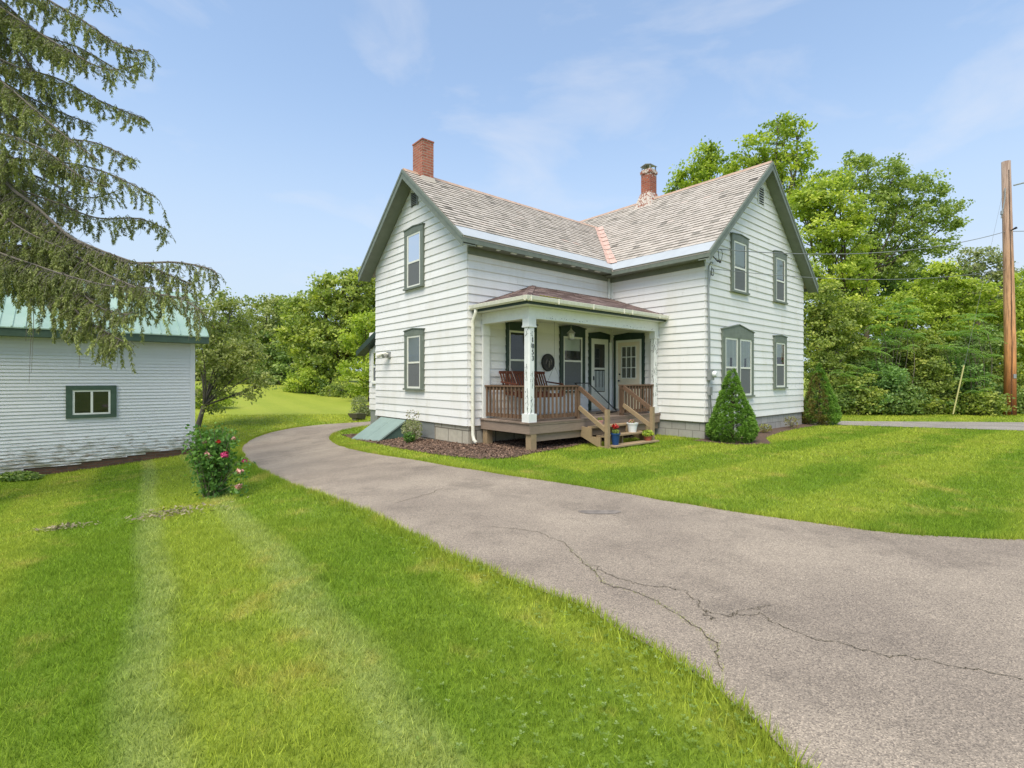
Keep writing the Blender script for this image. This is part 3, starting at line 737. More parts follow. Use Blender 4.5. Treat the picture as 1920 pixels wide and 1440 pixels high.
# pale metal along the eaves
mb = MB()
def band(fn, a0, a1, b0, b1, s0, s1, h0, h1): 
    mb.hexa([fn(a0, s0, h0), fn(a1, s0, h0), fn(b1, s1, h0), fn(b0, s1, h0), fn(a0, s0, h1), fn(a1, s0, h1), fn(b1, s1, h1), fn(b0, s1, h1)])
band(pA, AU0, u_val(0), AU0, u_val(0.47), -0.02, 0.47, 0.002, 0.012); mb.build('eave_flashing', M['alu'], roofA)
mb = MB(); band(pB, BV0, v_val(0), BV0, v_val(0.47), -0.02, 0.47, 0.002, 0.013); mb.build('eave_flashing', M['alu'], roofB)
# ridges
mb = MB()
for i in range(18):
    a = AU0 + i * 0.46; b = min(a + 0.455, u_val(LA) + 0.05)
    if b > a: mb.hexa([(a, 2.5 - 0.10, A_R - 0.062), (b, 2.5 - 0.10, A_R - 0.062), (b, 2.5 + 0.10, A_R - 0.062), (a, 2.5 + 0.10, A_R - 0.062), (a, 2.5 - 0.012, A_R + 0.034), (b, 2.5 - 0.012, A_R + 0.034), (b, 2.5 + 0.012, A_R + 0.034), (a, 2.5 + 0.012, A_R + 0.034)], random.random())
mb.build('ridge_cap', M['ridge'], roofA)
mb = MB()
for i in range(20):
    a = BV0 + i * 0.46; b = a + 0.455
    mb.hexa([(B_UM - 0.10, a, B_R - 0.066), (B_UM + 0.10, a, B_R - 0.066), (B_UM + 0.10, b, B_R - 0.066), (B_UM - 0.10, b, B_R - 0.066), (B_UM - 0.012, a, B_R + 0.034), (B_UM + 0.012, a, B_R + 0.034), (B_UM + 0.012, b, B_R + 0.034), (B_UM - 0.012, b, B_R + 0.034)], random.random())
mb.build('ridge_cap', M['ridge'], roofB)
# valley: pinkish sheets stepping up, some bent
mb = MB(); nv = 9; v_lo = Vector((u_val(0.30), A_V0 + 0.30 * cA, zA(0.30))); v_hi = Vector((u_val(LA), 2.5, A_R))
along = (v_hi - v_lo); sA = Vector((-1, 0, 0)); sB_ = Vector((0, -1, 0))
for i in range(nv):
    p0 = v_lo + along * (i / nv); p1 = v_lo + along * ((i + 1) / nv + 0.01); up = Vector((0, 0, 0.035 + random.uniform(0, 0.02))); up1 = Vector((0, 0, 0.022))
    wd = 0.20 + random.uniform(-0.03, 0.03)
    mb.face([p0 + up, p1 + up1, p1 + up1 + sA * wd, p0 + up + sA * wd], random.random()); mb.face([p0 + up, p1 + up1, p1 + up1 + sB_ * wd, p0 + up + sB_ * wd], random.random())
    mb.face([p0 + up, p0 + up + sA * wd, p0 + sA * wd], 0.2)
mb.build('valley_flashing', M['copper'], roofA, recalc=False)

# rake boards and soffits
def rake(plane, pts, depth, thick, mat, name):
    """pts: two ends (t, z) of the top edge; a board of given depth below it"""
    mb = MB(); (t0, z0), (t1, z1) = pts
    mb.hexa([plane(t0, z0 - depth, 0), plane(t1, z1 - depth, 0), plane(t1, z1 - depth, thick), plane(t0, z0 - depth, thick), plane(t0, z0, 0), plane(t1, z1, 0), plane(t1, z1, thick), plane(t0, z0, thick)])
    return mb.build(name, mat, house)
PA = lambda t, z, d: (AU0 - 0.028 + d, t, z); PB = lambda t, z, d: (t, BV0 - 0.028 + d, z)
ap = (2.5, A_R - 0.005); apB = (B_UM, B_R - 0.005)
for plane, a, e1, e2 in ((PA, ap, (A_V0, A_E - 0.005), (A_V1, A_E - 0.005)), (PB, apB, (B_U0, B_E - 0.005), (B_U1, B_E - 0.005))):
    for e in (e1, e2):
        rake(plane, (e, a), 0.26, 0.028, M['trim'], 'rake_board')
        drop = 0.09
        pl2 = (lambda t, z, d, pl=plane: pl(t, z, d - 0.014)); rake(pl2, (e, a), drop, 0.016, M['trim'], 'rake_moulding')
# sloping soffits under the gable overhang, and boxed eaves
def slab(q, th, mat, name):
    mb = MB(); mb.hexa([(x, y, z - th) for x, y, z in q] + list(q)); return mb.build(name, mat, house)
dz = 0.20
for v0, v1 in ((A_V0, 2.5), (A_V1, 2.5)):
    slab([(AU0, v0, A_E - dz), (-0.03, v0, A_E - dz), (-0.03, v1, A_R - dz), (AU0, v1, A_R - dz)], 0.015, M['soffit'], 'soffit')
for u0, u1 in ((B_U0, B_UM), (B_U1, B_UM)):
    slab([(u0, BV0, B_E - dz), (u0, -3.20, B_E - dz), (u1, -3.20, B_R - dz), (u1, BV0, B_R - dz)], 0.015, M['soffit'], 'soffit')
mb = MB()
mb.box(AU0 + 0.002, B_U0 + 0.02, A_V0 + 0.0, A_V0 + 0.03, A_E - 0.16, A_E - 0.055); mb.box(B_U0, B_U0 + 0.03, BV0 + 0.002, A_V0, B_E - 0.16, B_E - 0.055)
mb.box(B_U1 - 0.03, B_U1, BV0, BV1, B_E - 0.16, B_E - 0.055)
mb.build('fascia', M['trim'], house)
mb = MB()
mb.box(-0.005, B_U0 + 0.03, A_V0 + 0.03, -0.028, A_E - 0.15, A_E - 0.12); mb.box(B_U0 + 0.03, 5.46, -3.20, -0.03, B_E - 0.15, B_E - 0.12)
mb.build('soffit', M['soffit'], house)
mb = MB(); WF.box(mb, 0.0, 5.45, 4.66, 4.815, 0.0, 0.045); WR.box(mb, 0.05, 3.17, 4.62, 4.765, 0.0, 0.045); mb.build('frieze_board', M['soffit'], house)
for i in range(9):
    mb = MB(); mb.box(0.05 + i * 0.55 + random.uniform(-.10, .10), 0.2 + i * 0.55, A_V0 + 0.031, A_V0 + 0.10, A_E - 0.175, A_E - 0.151); mb.build('peeling_paint', M['white'], house)

# chimneys
mb = MB(); mb.box(0.05, 0.41, 2.22, 2.75, 6.9, 8.27); ch = mb.build('chimney', M['brick'], house)
mb = MB(); mb.box(0.035, 0.425, 2.205, 2.765, 8.27, 8.31); mb.build('chimney_cap', M['brick'], ch)
mb = MB(); mb.hexa([(0.0, 2.14, 7.08), (0.47, 2.14, 7.08), (0.47, 2.83, 7.08), (0.0, 2.83, 7.08), (0.03, 2.2, 7.27), (0.43, 2.2, 7.27), (0.43, 2.77, 7.27), (0.03, 2.77, 7.27)]); mb.build('chimney_flashing', M['slate'], ch)
mb = MB(); mb.box(8.71, 9.11, 0.70, 1.10, 7.6, 9.22); mb.box(8.68, 9.14, 0.67, 1.13, 9.22, 9.32); mb.box(8.71, 9.11, 0.70, 1.10, 9.32, 9.38); ch = mb.build('chimney', M['brick_old'], house)
mb = MB(); mb.hexa([(8.45, 0.45, 7.75), (9.37, 0.45, 7.75), (9.37, 1.35, 7.75), (8.45, 1.35, 7.75), (8.69, 0.68, 8.50), (9.13, 0.68, 8.50), (9.13, 1.12, 8.50), (8.69, 1.12, 8.50)]); mb.build('chimney_skirt', M['brick_old'], ch)
mb = MB()
for x, y in ((8.72, 0.71), (9.065, 0.71), (8.72, 1.055), (9.065, 1.055)): mb.box(x, x + 0.035, y, y + 0.035, 9.38, 9.505)
mb.prism([(8.69, 0.68, 9.50), (9.13, 0.68, 9.50), (9.13, 0.9, 9.56), (8.69, 0.9, 9.56)], (0, 0, 0.02)); mb.prism([(8.69, 0.9, 9.56), (9.13, 0.9, 9.56), (9.13, 1.12, 9.50), (8.69, 1.12, 9.50)], (0, 0, 0.02)); mb.build('chimney_cap', M['grey'], ch)

# windows
def window(w, s0, s1, z0, z1, head, trim, head_pk=0.04, casing=0.10, shade_refl=0.0, curtain=False, double=False, glass_tone=None, rail=0.5, parent=None, screen=True):
    par = parent or house
    d1 = 0.075; mb = MB()
    zt = z1 - head                                            # top of the opening
    w.box(mb, s0, s0 + casing, z0 + 0.05, zt, 0.0, d1); w.box(mb, s1 - casing, s1, z0 + 0.05, zt, 0.0, d1)
    w.box(mb, s0 - 0.02, s1 + 0.02, z0, z0 + 0.05, 0.0, d1 + 0.035)
    sm = (s0 + s1) / 2
    for a, b, za, zb_ in ((s0, sm, z1 - head_pk, z1), (sm, s1, z1, z1 - head_pk)):
        mb.hexa([w.p(a, zt, 0), w.p(b, zt, 0), w.p(b, zt, d1 + 0.004), w.p(a, zt, d1 + 0.004), w.p(a, za, 0), w.p(b, zb_, 0), w.p(b, zb_, d1 + 0.004), w.p(a, za, d1 + 0.004)])
        aa, bb = (a - 0.03, b) if a == s0 else (a, b + 0.03)
        mb.hexa([w.p(aa, za - 0.005, 0), w.p(bb, zb_ - 0.005, 0), w.p(bb, zb_ - 0.005, d1 + 0.025), w.p(aa, za - 0.005, d1 + 0.025), w.p(aa, za + 0.025, 0), w.p(bb, zb_ + 0.025, 0), w.p(bb, zb_ + 0.018, d1 + 0.025), w.p(aa, za + 0.018, d1 + 0.025)])
    if double: w.box(mb, sm - casing / 2, sm + casing / 2, z0 + 0.05, zt, 0.0, d1)
    win = mb.build('window', trim, par)
    bays = [(s0 + casing, sm - casing / 2), (sm + casing / 2, s1 - casing)] if double else [(s0 + casing, s1 - casing)]
    for i, (a, b) in enumerate(bays):
        zb2, zt2 = z0 + 0.05, zt; zm = zb2 + (zt2 - zb2) * rail; fr = 0.052
        mb = MB()
        w.box(mb, a, a + fr, zb2, zt2, 0.036, 0.066); w.box(mb, b - fr, b, zb2, zt2, 0.036, 0.066)
        w.box(mb, a + fr, b - fr, zb2, zb2 + fr, 0.036, 0.066); w.box(mb, a + fr, b - fr, zt2 - fr, zt2, 0.036, 0.066)
        w.box(mb, a + fr, b - fr, zm - 0.025, zm + 0.025, 0.036, 0.064)
        mb.build('sash', M['cream'], win)
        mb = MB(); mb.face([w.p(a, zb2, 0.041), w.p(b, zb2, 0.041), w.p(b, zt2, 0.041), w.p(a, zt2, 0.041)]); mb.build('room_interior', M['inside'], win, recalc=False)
        mb = MB(); mb.face([w.p(a + 0.02, zm, 0.055), w.p(b - 0.02, zm, 0.055), w.p(b - 0.02, zt2 - 0.02, 0.055), w.p(a + 0.02, zt2 - 0.02, 0.055)])
        mb.build('pane', M['glass'], win, recalc=False)
        mb = MB(); mb.face([w.p(a + 0.02, zb2 + 0.02, 0.053), w.p(b - 0.02, zb2 + 0.02, 0.053), w.p(b - 0.02, zm, 0.053), w.p(a + 0.02, zm, 0.053)])
        mb.build('screen' if screen else 'pane', M['screen'] if screen else M['glass'], win, recalc=False)
        if shade_refl:
            zs = zt2 - (zt2 - zb2) * shade_refl
            mb = MB(); w.box(mb, a + 0.06, b - 0.09, zs, zt2 - 0.02, 0.0465, 0.049); mb.build('shade_and_reflection', M['shade_refl'], win)  # roller shade; in the upper right gable windows a painted sky reflection
        if curtain:
            mb = MB(); k = 10
            for j in range(k):
                c0 = a + 0.05 + (b - a - 0.1) * j / k; c1 = a + 0.05 + (b - a - 0.1) * (j + 1) / k
                if 0.38 < (j + 0.5) / k < 0.62: continue
                mb.face([w.p(c0, zb2 + 0.03, 0.048 + 0.003 * (j % 2)), w.p(c1, zb2 + 0.03, 0.051 - 0.003 * (j % 2)), w.p(c1, zt2 - 0.05, 0.051 - 0.003 * (j % 2)), w.p(c0, zt2 - 0.05, 0.048 + 0.003 * (j % 2))], random.random())
            mb.build('curtain', M['curtain'], win, recalc=False)
    return win
window(WA, 1.99, 3.03, 4.15, 5.90, 0.20, M['trim'], 0.05, 0.15, rail=0.47)
window(WA, 1.99, 3.03, 1.30, 3.03, 0.20, M['trim'], 0.05, 0.15, rail=0.49)
window(WB, 6.87, 7.90, 4.10, 5.80, 0.22, M['trim'], 0.05, 0.13, rail=0.47, shade_refl=0.50)  # pale sheet added as the sky's reflection in the upper sash
window(WB, 9.75, 10.72, 4.10, 5.78, 0.22, M['trim'], 0.05, 0.13, rail=0.47, shade_refl=0.48)  # same here: sky reflection put into a pale sheet behind the glass
window(WB, 6.34, 8.25, 1.08, 3.18, 0.40, M['trim'], 0.18, 0.14, shade_refl=0.34, curtain=True, double=True, rail=0.49)
window(WB, 9.75, 10.72, 1.30, 3.04, 0.24, M['trim'], 0.04, 0.13, shade_refl=0.33, rail=0.5)
window(WF, 1.19, 2.25, 1.22, 3.10, 0.22, M['dkgreen'], 0.03, 0.075, rail=0.52)
window(WF, 3.18, 4.23, 1.22, 3.16, 0.32, M['dkgreen'], 0.07, 0.12, shade_refl=0.26, rail=0.55, curtain=False)
# gable vents
for w, t0, t1, z0, z1 in ((WA, 2.36, 2.66, 6.50, 6.86), (WB, 8.66, 9.02, 7.04, 7.56)):
    mb = MB(); w.box(mb, t0, t1, z0, z1, 0.028, 0.034); v = mb.build('gable_vent', M['black'], house)
    mb = MB(); k = 7
    for j in range(k):
        z = z0 + 0.03 + (z1 - z0 - 0.06) * j / (k - 1); mb.hexa([w.p(t0, z - 0.016, 0.045), w.p(t1, z - 0.016, 0.045), w.p(t1, z - 0.012, 0.05), w.p(t0, z - 0.012, 0.05), w.p(t0, z + 0.008, 0.034), w.p(t1, z + 0.008, 0.034), w.p(t1, z + 0.012, 0.038), w.p(t0, z + 0.012, 0.038)])
    for a, b in ((t0 - 0.03, t0), (t1, t1 + 0.03)): w.box(mb, a, b, z0 - 0.03, z1 + 0.03, 0.02, 0.055)
    mb.build('louvre', M['grey'] if w is WA else M['white'], v)

# doors
def door_frame(w, s0, s1, z0, z1, head, pk, cas, inner=0.05):
    mb = MB(); zt = z1 - head; d1 = 0.06
    w.box(mb, s0, s0 + cas, z0, zt, 0, d1); w.box(mb, s1 - cas, s1, z0, zt, 0, d1); sm = (s0 + s1) / 2
    for a, b, za, zb_ in ((s0, sm, z1 - pk, z1), (sm, s1, z1, z1 - pk)):
        mb.hexa([w.p(a, zt, 0), w.p(b, zt, 0), w.p(b, zt, d1 + .006), w.p(a, zt, d1 + .006), w.p(a, za, 0), w.p(b, zb_, 0), w.p(b, zb_, d1 + .006), w.p(a, za, d1 + .006)])
    return mb.build('door_frame', M['dkgreen'], house)
DZ = 0.70
WFD, WRD = Wall((0, -0.009), (1, 0), (0, -1)), Wall((5.481, 0), (0, -1), (-1, 0))   # the doors stand a little proud of the laps
# storm door on the front wall
door_frame(WFD, 4.43, 5.40, DZ - 0.04, 3.06, 0.22, 0.06, 0.085)
mb = MB(); a, b = 4.515, 5.315
WFD.box(mb, a, a + 0.06, DZ, 2.84, 0.028, 0.062 - 0.006); WFD.box(mb, b - 0.06, b, DZ, 2.84, 0.028, 0.056); WFD.box(mb, a + 0.06, b - 0.06, 2.78, 2.84, 0.028, 0.056)
WFD.box(mb, a + 0.06, b - 0.06, DZ, 1.22, 0.028, 0.046); WFD.box(mb, a + 0.06, a + 0.15, 1.22, 2.78, 0.028, 0.05); WFD.box(mb, b - 0.15, b - 0.06, 1.22, 2.78, 0.028, 0.05); WFD.box(mb, a + 0.15, b - 0.15, 2.68, 2.78, 0.028, 0.05); WFD.box(mb, a + 0.15, b - 0.15, 1.90, 1.96, 0.028, 0.05)
dr = mb.build('storm_door', M['cream'], house)
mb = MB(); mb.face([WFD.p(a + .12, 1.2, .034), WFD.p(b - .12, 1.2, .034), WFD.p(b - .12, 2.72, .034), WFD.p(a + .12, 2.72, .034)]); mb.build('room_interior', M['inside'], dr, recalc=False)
mb = MB(); mb.face([WFD.p(a + .12, 1.2, .040), WFD.p(b - .12, 1.2, .040), WFD.p(b - .12, 2.72, .040), WFD.p(a + .12, 2.72, .040)]); mb.build('pane', M['glass'], dr, recalc=False)
mb = MB()
for j in range(16):
    x0 = a + .16 + (b - a - .32) * j / 16; x1 = a + .16 + (b - a - .32) * (j + 1) / 16; gapz = 0.34 if j % 4 in (1, 2) else 0.05
    mb.face([WFD.p(x0, 1.24, .035 + .003 * (j % 2)), WFD.p(x1, 1.24, .038 - .003 * (j % 2)), WFD.p(x1, 1.36, .037), WFD.p(x0, 1.36, .036)], 0.7)
    if j % 5 != 2: mb.face([WFD.p(x0, 1.36, .035 + .003 * (j % 2)), WFD.p(x1, 1.36, .038 - .003 * (j % 2)), WFD.p(x1, 1.86, .038), WFD.p(x0, 1.86, .035)], random.random())
mb.build('lace_curtain', M['curtain'], dr, recalc=False)
mb = MB(); WFD.box(mb, a + 0.09, a + 0.12, 1.58, 1.70, 0.05, 0.075); mb.build('handle', M['dark'], dr)
# panelled door with nine lights on the side wall of the right wing
door_frame(WRD, 0.19, 1.30, DZ - 0.04, 3.02, 0.22, 0.05, 0.085)
mb = MB(); a, b = 0.275, 1.215
WRD.box(mb, a, a + .07, DZ, 2.80, .028, .058); WRD.box(mb, b - .07, b, DZ, 2.80, .028, .058); WRD.box(mb, a + .07, b - .07, 2.73, 2.80, .028, .058); mb.build('door_jamb', M['cream'], house)
mb = MB(); a, b = 0.345, 1.145
WRD.box(mb, a, b, DZ, 1.64, .028, .044); WRD.box(mb, a, a + .14, 1.64, 2.73, .028, .044); WRD.box(mb, b - .14, b, 1.64, 2.73, .028, .044); WRD.box(mb, a + .14, b - .14, 2.60, 2.73, .028, .044)
for s0_, s1_ in ((a + .1, (a + b) / 2 - .04), ((a + b) / 2 + .04, b - .1)): WRD.box(mb, s0_, s1_, .85, 1.45, .044, .050)
dr = mb.build('panel_door', M['tan'], house)
mb = MB(); mb.face([WRD.p(a + .1, 1.6, .0315), WRD.p(b - .1, 1.6, .0315), WRD.p(b - .1, 2.64, .0315), WRD.p(a + .1, 2.64, .0315)]); mb.build('pleated_curtain', M['door_blind'], dr, recalc=False)
mb = MB(); mb.face([WRD.p(a + .1, 1.6, .036), WRD.p(b - .1, 1.6, .036), WRD.p(b - .1, 2.64, .036), WRD.p(a + .1, 2.64, .036)]); mb.build('pane', M['glass'], dr, recalc=False)
mb = MB(); x0, x1 = a + .14, b - .14
for j in range(4): s = x0 + (x1 - x0) * j / 3; WRD.box(mb, s - .014, s + .014, 1.64, 2.60, .037, .050)
for j in range(4):
    z = 1.64 + .96 * j / 3
    for q in range(3): WRD.box(mb, x0 + (x1 - x0) * q / 3 + .014, x0 + (x1 - x0) * (q + 1) / 3 - .014, z - .014, z + .014, .037, .049)
mb.build('glazing_bars', M['cream'], dr)
mb = MB(); mb.tube([WRD.p(a + .07, 1.56, .044), WRD.p(a + .07, 1.56, .09), WRD.p(a + .07, 1.56, .11)], [.015, .02, .028], 8); mb.build('handle', M['dark'], dr)
mb = MB(); mb.tube([WRD.p(a + .07, 1.76, .044), WRD.p(a + .07, 1.76, .065)], .026, 8); mb.build('lock', M['dark'], dr)

# rear ell
mb = MB(); lap_siding(mb, WE, lambda z: (5.0, 7.40), SB + 0.05, 3.3, proj=0.022)
mb.prism([(0.9, 5.0, 0.5), (0.9, 7.4, 0.5), (0.9, 7.4, 2.85), (0.9, 5.0, 3.75)], (6, 0, 0)); mb.build('ell_wall', M['siding'], house, recalc=False)
mb = MB(); mb.box(0.92, 6.8, 5.0, 7.37, -0.5, 0.5); mb.build('foundation', M['grey'], house)
mb = MB(); mb.prism([(0.62, 5.0, 3.80), (0.62, 7.85, 2.66), (0.62, 7.85, 2.60), (0.62, 5.0, 3.72)], (6.3, 0, 0)); er = mb.build('ell_roof', M['asphalt_shingle'], house)
mb = MB(); mb.prism([(0.58, 5.0, 3.79), (0.58, 7.87, 2.65), (0.58, 7.87, 2.46), (0.58, 5.0, 3.58)], (0.038, 0, 0)); mb.prism([(0.62, 5.0, 3.60), (0.62, 7.85, 2.50), (0.62, 7.85, 2.47), (0.62, 5.0, 3.57)], (0.3, 0, 0)); mb.build('ell_rake_board', M['dkgreen'], er)
window(WE, 6.45, 7.12, 1.45, 2.70, 0.10, M['white'], 0.02, 0.10)

# bulkhead over the cellar stairs
mb = MB(); b0, b1 = 3.05, 4.55
tp, ft = 0.40, -0.17
prof = [(-0.03, tp), (-0.92, ft), (-0.92, ft - 0.2), (-0.03, ft - 0.2)]
mb.prism([(u, b0, z - 0.02) for u, z in prof], (0, b1 - b0, 0))
bk = mb.build('bulkhead', M['bulkside'], house)
vm = (b0 + b1) / 2
for va, vb in ((b0 - 0.04, vm - 0.006), (vm + 0.006, b1 + 0.04)):
    mb = MB(); mb.hexa([(-0.03, va, tp - 0.015), (-0.98, va, ft - 0.045), (-0.98, vb, ft - 0.045), (-0.03, vb, tp - 0.015), (-0.03, va, tp + 0.03), (-0.98, va, ft), (-0.98, vb, ft), (-0.03, vb, tp + 0.03)]); mb.build('bulkhead_door', M['bulk'], bk)

# downspout at the porch corner, floodlight
mb = MB(); x = 0.10; y = -0.075
mb.tube([(0.10, -0.20, 3.30), (0.10, -0.19, 3.20), (0.10, -0.09, 3.05), (0.10, y, 2.92), (0.10, y, 0.42), (0.10, y, 0.25), (0.10, y - 0.04, 0.13), (0.10, y - 0.14, 0.07)], 0.045, 10)
mb.build('downspout', M['gutter'], house, smooth=True)
mb = MB(); mb.tube([(5.47 - 0.10, -0.05, 4.75), (5.47 - 0.10, -0.05, 3.4)], 0.035, 8); mb.build('downspout', M['white'], house, smooth=True)
mb = MB(); WA.box(mb, 3.96, 4.14, 2.26, 2.44, 0.02, 0.07); fl_ = mb.build('floodlight', M['grey'], house)
mb = MB(); mb.tube([WA.p(4.05, 2.36, .07), WA.p(4.08, 2.39, .14), WA.p(4.15, 2.37, .20), WA.p(4.28, 2.32, .30)], [.03, .035, .06, .075], 12); mb.build('lamp_head', M['gutter'], fl_)
mb = MB(); mb.tube([WA.p(4.05, 2.33, .07), WA.p(4.02, 2.34, .16), WA.p(3.99, 2.30, .26)], [.03, .05, .065], 12); mb.build('lamp_head', M['pewter'], fl_)

# meter, conduits and the weatherhead at the corner of the right wing
mb = MB(); WB.box(mb, 5.53, 5.72, 1.58, 1.86, .03, .14); mt = mb.build('meter_box', M['grey'], house)
mb = MB(); mb.tube([WB.p(5.69, 1.74, .14), WB.p(5.69, 1.74, .18), WB.p(5.69, 1.74, .23)], [.085, .085, .06], 14); mb.build('meter_dial', M['white'], mt)
mb = MB(); WB.box(mb, 5.56, 5.68, 1.18, 1.40, .03, .11); mb.build('junction_box', M['grey'], mt)
mb = MB()
mb.tube([WB.p(5.585, 1.86, .06), WB.p(5.585, 2.6, .06), WB.p(5.565, 3.9, .06), WB.p(5.56, 4.62, .07), WB.p(5.58, 4.72, .12), WB.p(5.62, 4.70, .16)], .022, 8)
mb.tube([WB.p(5.66, 1.86, .05), WB.p(5.66, 2.7, .05), WB.p(5.59, 3.95, .05), WB.p(5.66, 4.4, .06), WB.p(5.66, 4.58, .10), WB.p(5.60, 4.62, .12)], .010, 6)
mb.tube([WB.p(5.60, 1.58, .06), WB.p(5.60, 1.40, .06)], .02, 6); mb.tube([WB.p(5.58, 1.18, .06), WB.p(5.60, 0.6, .06), WB.p(5.66, 0.1, .05)], .016, 6); mb.tube([WB.p(5.65, 1.18, .06), WB.p(5.72, 0.75, .06), WB.p(5.78, 0.4, .05), WB.p(5.8, 0.1, .05)], .016, 6)
mb.build('conduit', M['grey'], mt)
mb = MB()
mb.tube([WB.p(5.60, 4.98, .06), WB.p(5.68, 4.93, .10), WB.p(5.80, 4.80, .16), WB.p(5.86, 4.78, .18)], [.012, .012, .014, .03], 6); mb.tube([WB.p(5.64, 5.0, .06), WB.p(5.72, 4.92, .10), WB.p(5.84, 4.80, .16)], .008, 6)
mb.build('wire_loop', M['dark'], mt); mb = MB()
mb.tube([WB.p(5.95, 4.78, .16), WB.p(5.98, 4.79, .19)], .035, 8); mb.tube([WB.p(5.93, 4.8, .17), WB.p(5.92, 5.12, .14)], .008, 6)
mb.tube([WB.p(5.98, 4.8, .18), WB.p(6.05, 4.88, .18), WB.p(6.09, 5.0, .18), WB.p(6.06, 5.1, .18), WB.p(5.95, 5.13, .16)], .007, 6)
mb.build('wire_loop', M['dark'], mt); mb = MB()
for a0 in (0, 1): mb.tube([WB.p(5.64 + .06 * math.cos(t) + .03 * a0, 4.47 + .10 * math.sin(t), .12) for t in np.linspace(0, 6.0, 12)], .006, 5)
mb.build('wire_loop', M['dark'], mt)

# ------------------------------------------------------------------ porch (parts of the house)
PF = 0.64; PV = -1.68; PU0 = 0.37; PU1 = 5.44
mb = MB(); nb = 12
for i in range(nb):
    v0 = -0.03 + (PV - 0.16 + 0.03) * i / nb; v1 = -0.03 + (PV - 0.16 + 0.03) * (i + 1) / nb
    mb.box(PU0 - 0.03, PU1 + 0.02, v1 + 0.004, v0 - 0.004, PF - 0.035, PF + random.uniform(-0.003, 0.002), random.random())
fl = mb.build('porch_floor', M['deck'], house)
mb = MB()
mb.box(PU0, PU1, PV - 0.14, PV - 0.10, 0.38, PF - 0.037); mb.box(PU0, PU0 + 0.04, PV - 0.10, -0.03, 0.38, PF - 0.037); mb.box(PU0 + 0.05, PU1, PV - 0.08, PV - 0.04, 0.20, 0.379); mb.box(PU0 - 0.01, PU1 + .3, PV - 0.15, PV - 0.141, PF - 0.06, PF - 0.037, 0.9)
mb.build('porch_rim', M['deck'], house)
for u, v in ((0.50, PV - 0.05), (0.50, -0.15), (4.9, PV - 0.02)):
    mb = MB(); mb.box(u - 0.085, u + 0.085, v - 0.085, v + 0.085, -0.35, 0.379); mb.build('footing_post', M['palewood'], house)
# beam, frieze, ceiling and hipped roof
mb = MB()
mb.box(PU0 + 0.03, 5.46, PV - 0.09, PV + 0.09, 2.97, 3.235); mb.box(PU0 + 0.03, PU0 + 0.21, PV + 0.09, -0.03, 2.97, 3.235)
mb.build('porch_beam', M['white'], house)
mb = MB(); mb.box(PU0 + 0.21, 5.45, PV + 0.09, -0.06, 3.17, 3.19); mb.box(0.16, 5.46, -1.97, PV - 0.09, 3.24, 3.26); mb.box(0.16, PU0 + 0.03, PV - 0.09, -0.03, 3.24, 3.26); mb.build('porch_ceiling', M['white'], house)
mb = MB(); mb.box(0.13, 5.46, -2.00, -1.97, 3.24, 3.36); mb.box(0.13, 0.16, -1.97, -0.03, 3.24, 3.36); mb.build('porch_fascia', M['dkgreen'], house)
EZ = 3.40; apx = (2.15, 0.0, 4.14)
cnr = Vector((0.08, -2.05, EZ))
def hipF(u, s, h):        # front slope: s from the eave (v = -2.05) to the wall
    return (u, -2.05 + s * 0.9406 - h * 0.34, EZ + s * 0.3395 + h * 0.94)
def hipL(v, s, h): return (0.08 + s * 0.9417 - h * 0.336, v, EZ + s * 0.3365 + h * 0.94)
mb = MB()
LF = 2.05 / 0.9406
slates(mb, hipF, 0.0, LF, 0.14, 0.33, lambda s: (0.08 + 2.07 * s / LF, 5.47), 0.008, 0.003)
LLp = 2.07 / 0.9417
slates(mb, hipL, 0.0, LLp, 0.14, 0.33, lambda s: (-2.05 + 2.05 * s / LLp, -0.03), 0.008, 0.003)
q = [hipF(0.08, 0, -0.004), hipF(5.47, 0, -0.004), hipF(5.47, LF, -0.004), hipF(2.15, LF, -0.004)]; mb.hexa([(x, y, z - 0.04) for x, y, z in q] + q, 0.3)
q = [hipL(-2.05, 0, -0.004), hipL(0, 0, -0.004), hipL(0, LLp, -0.004)]; mb.prism([(x, y, z - 0.04) for x, y, z in q], (0, 0, 0.04), 0.3)
pr = mb.build('porch_roof', M['asphalt_shingle'], house, recalc=False)
mb = MB()
for i in range(9):
    t0, t1 = i / 9, (i + 1) / 9 - 0.004; P0 = cnr.lerp(Vector(apx), t0); P1 = cnr.lerp(Vector(apx), t1); sx = Vector((0.09, -0.09, 0)) * 0.8
    for s in (1, -1): mb.face([P0 + Vector((0, 0, .022)), P1 + Vector((0, 0, .018)), P1 + sx * s + Vector((0, 0, .0)), P0 + sx * s + Vector((0, 0, .004))], random.random())
mb.build('hip_cap', M['asphalt_shingle'], pr, recalc=False)
def gutter(a, b, outv, mb):
    a, b, o = Vector(a), Vector(b), Vector(outv); prof = [(0, 0.05), (0.0, -0.05), (0.05, -0.065), (0.09, -0.03), (0.105, 0.045), (0.098, 0.05), (0.08, -0.02), (0.045, -0.052), (0.008, -0.04), (0.008, 0.05)]
    q = [a + o * x + Vector((0, 0, z)) for x, z in prof]; mb.prism(q, b - a)
mb = MB(); gutter((0.03, -2.005, 3.355), (5.47, -2.005, 3.355), (0, -1, 0), mb); gutter((0.125, -2.10, 3.355), (0.125, -0.02, 3.355), (-1, 0, 0), mb)
gt = mb.build('gutter', M['gutter'], pr)
for u in (0.15, 1.0, 2.2, 3.4, 3.75, 5.0):
    mb = MB(); mb.box(u, u + 0.022, -2.118, -2.0, 3.29, 3.412); mb.build('gutter_bracket', M['gutter'], gt)
mv = []
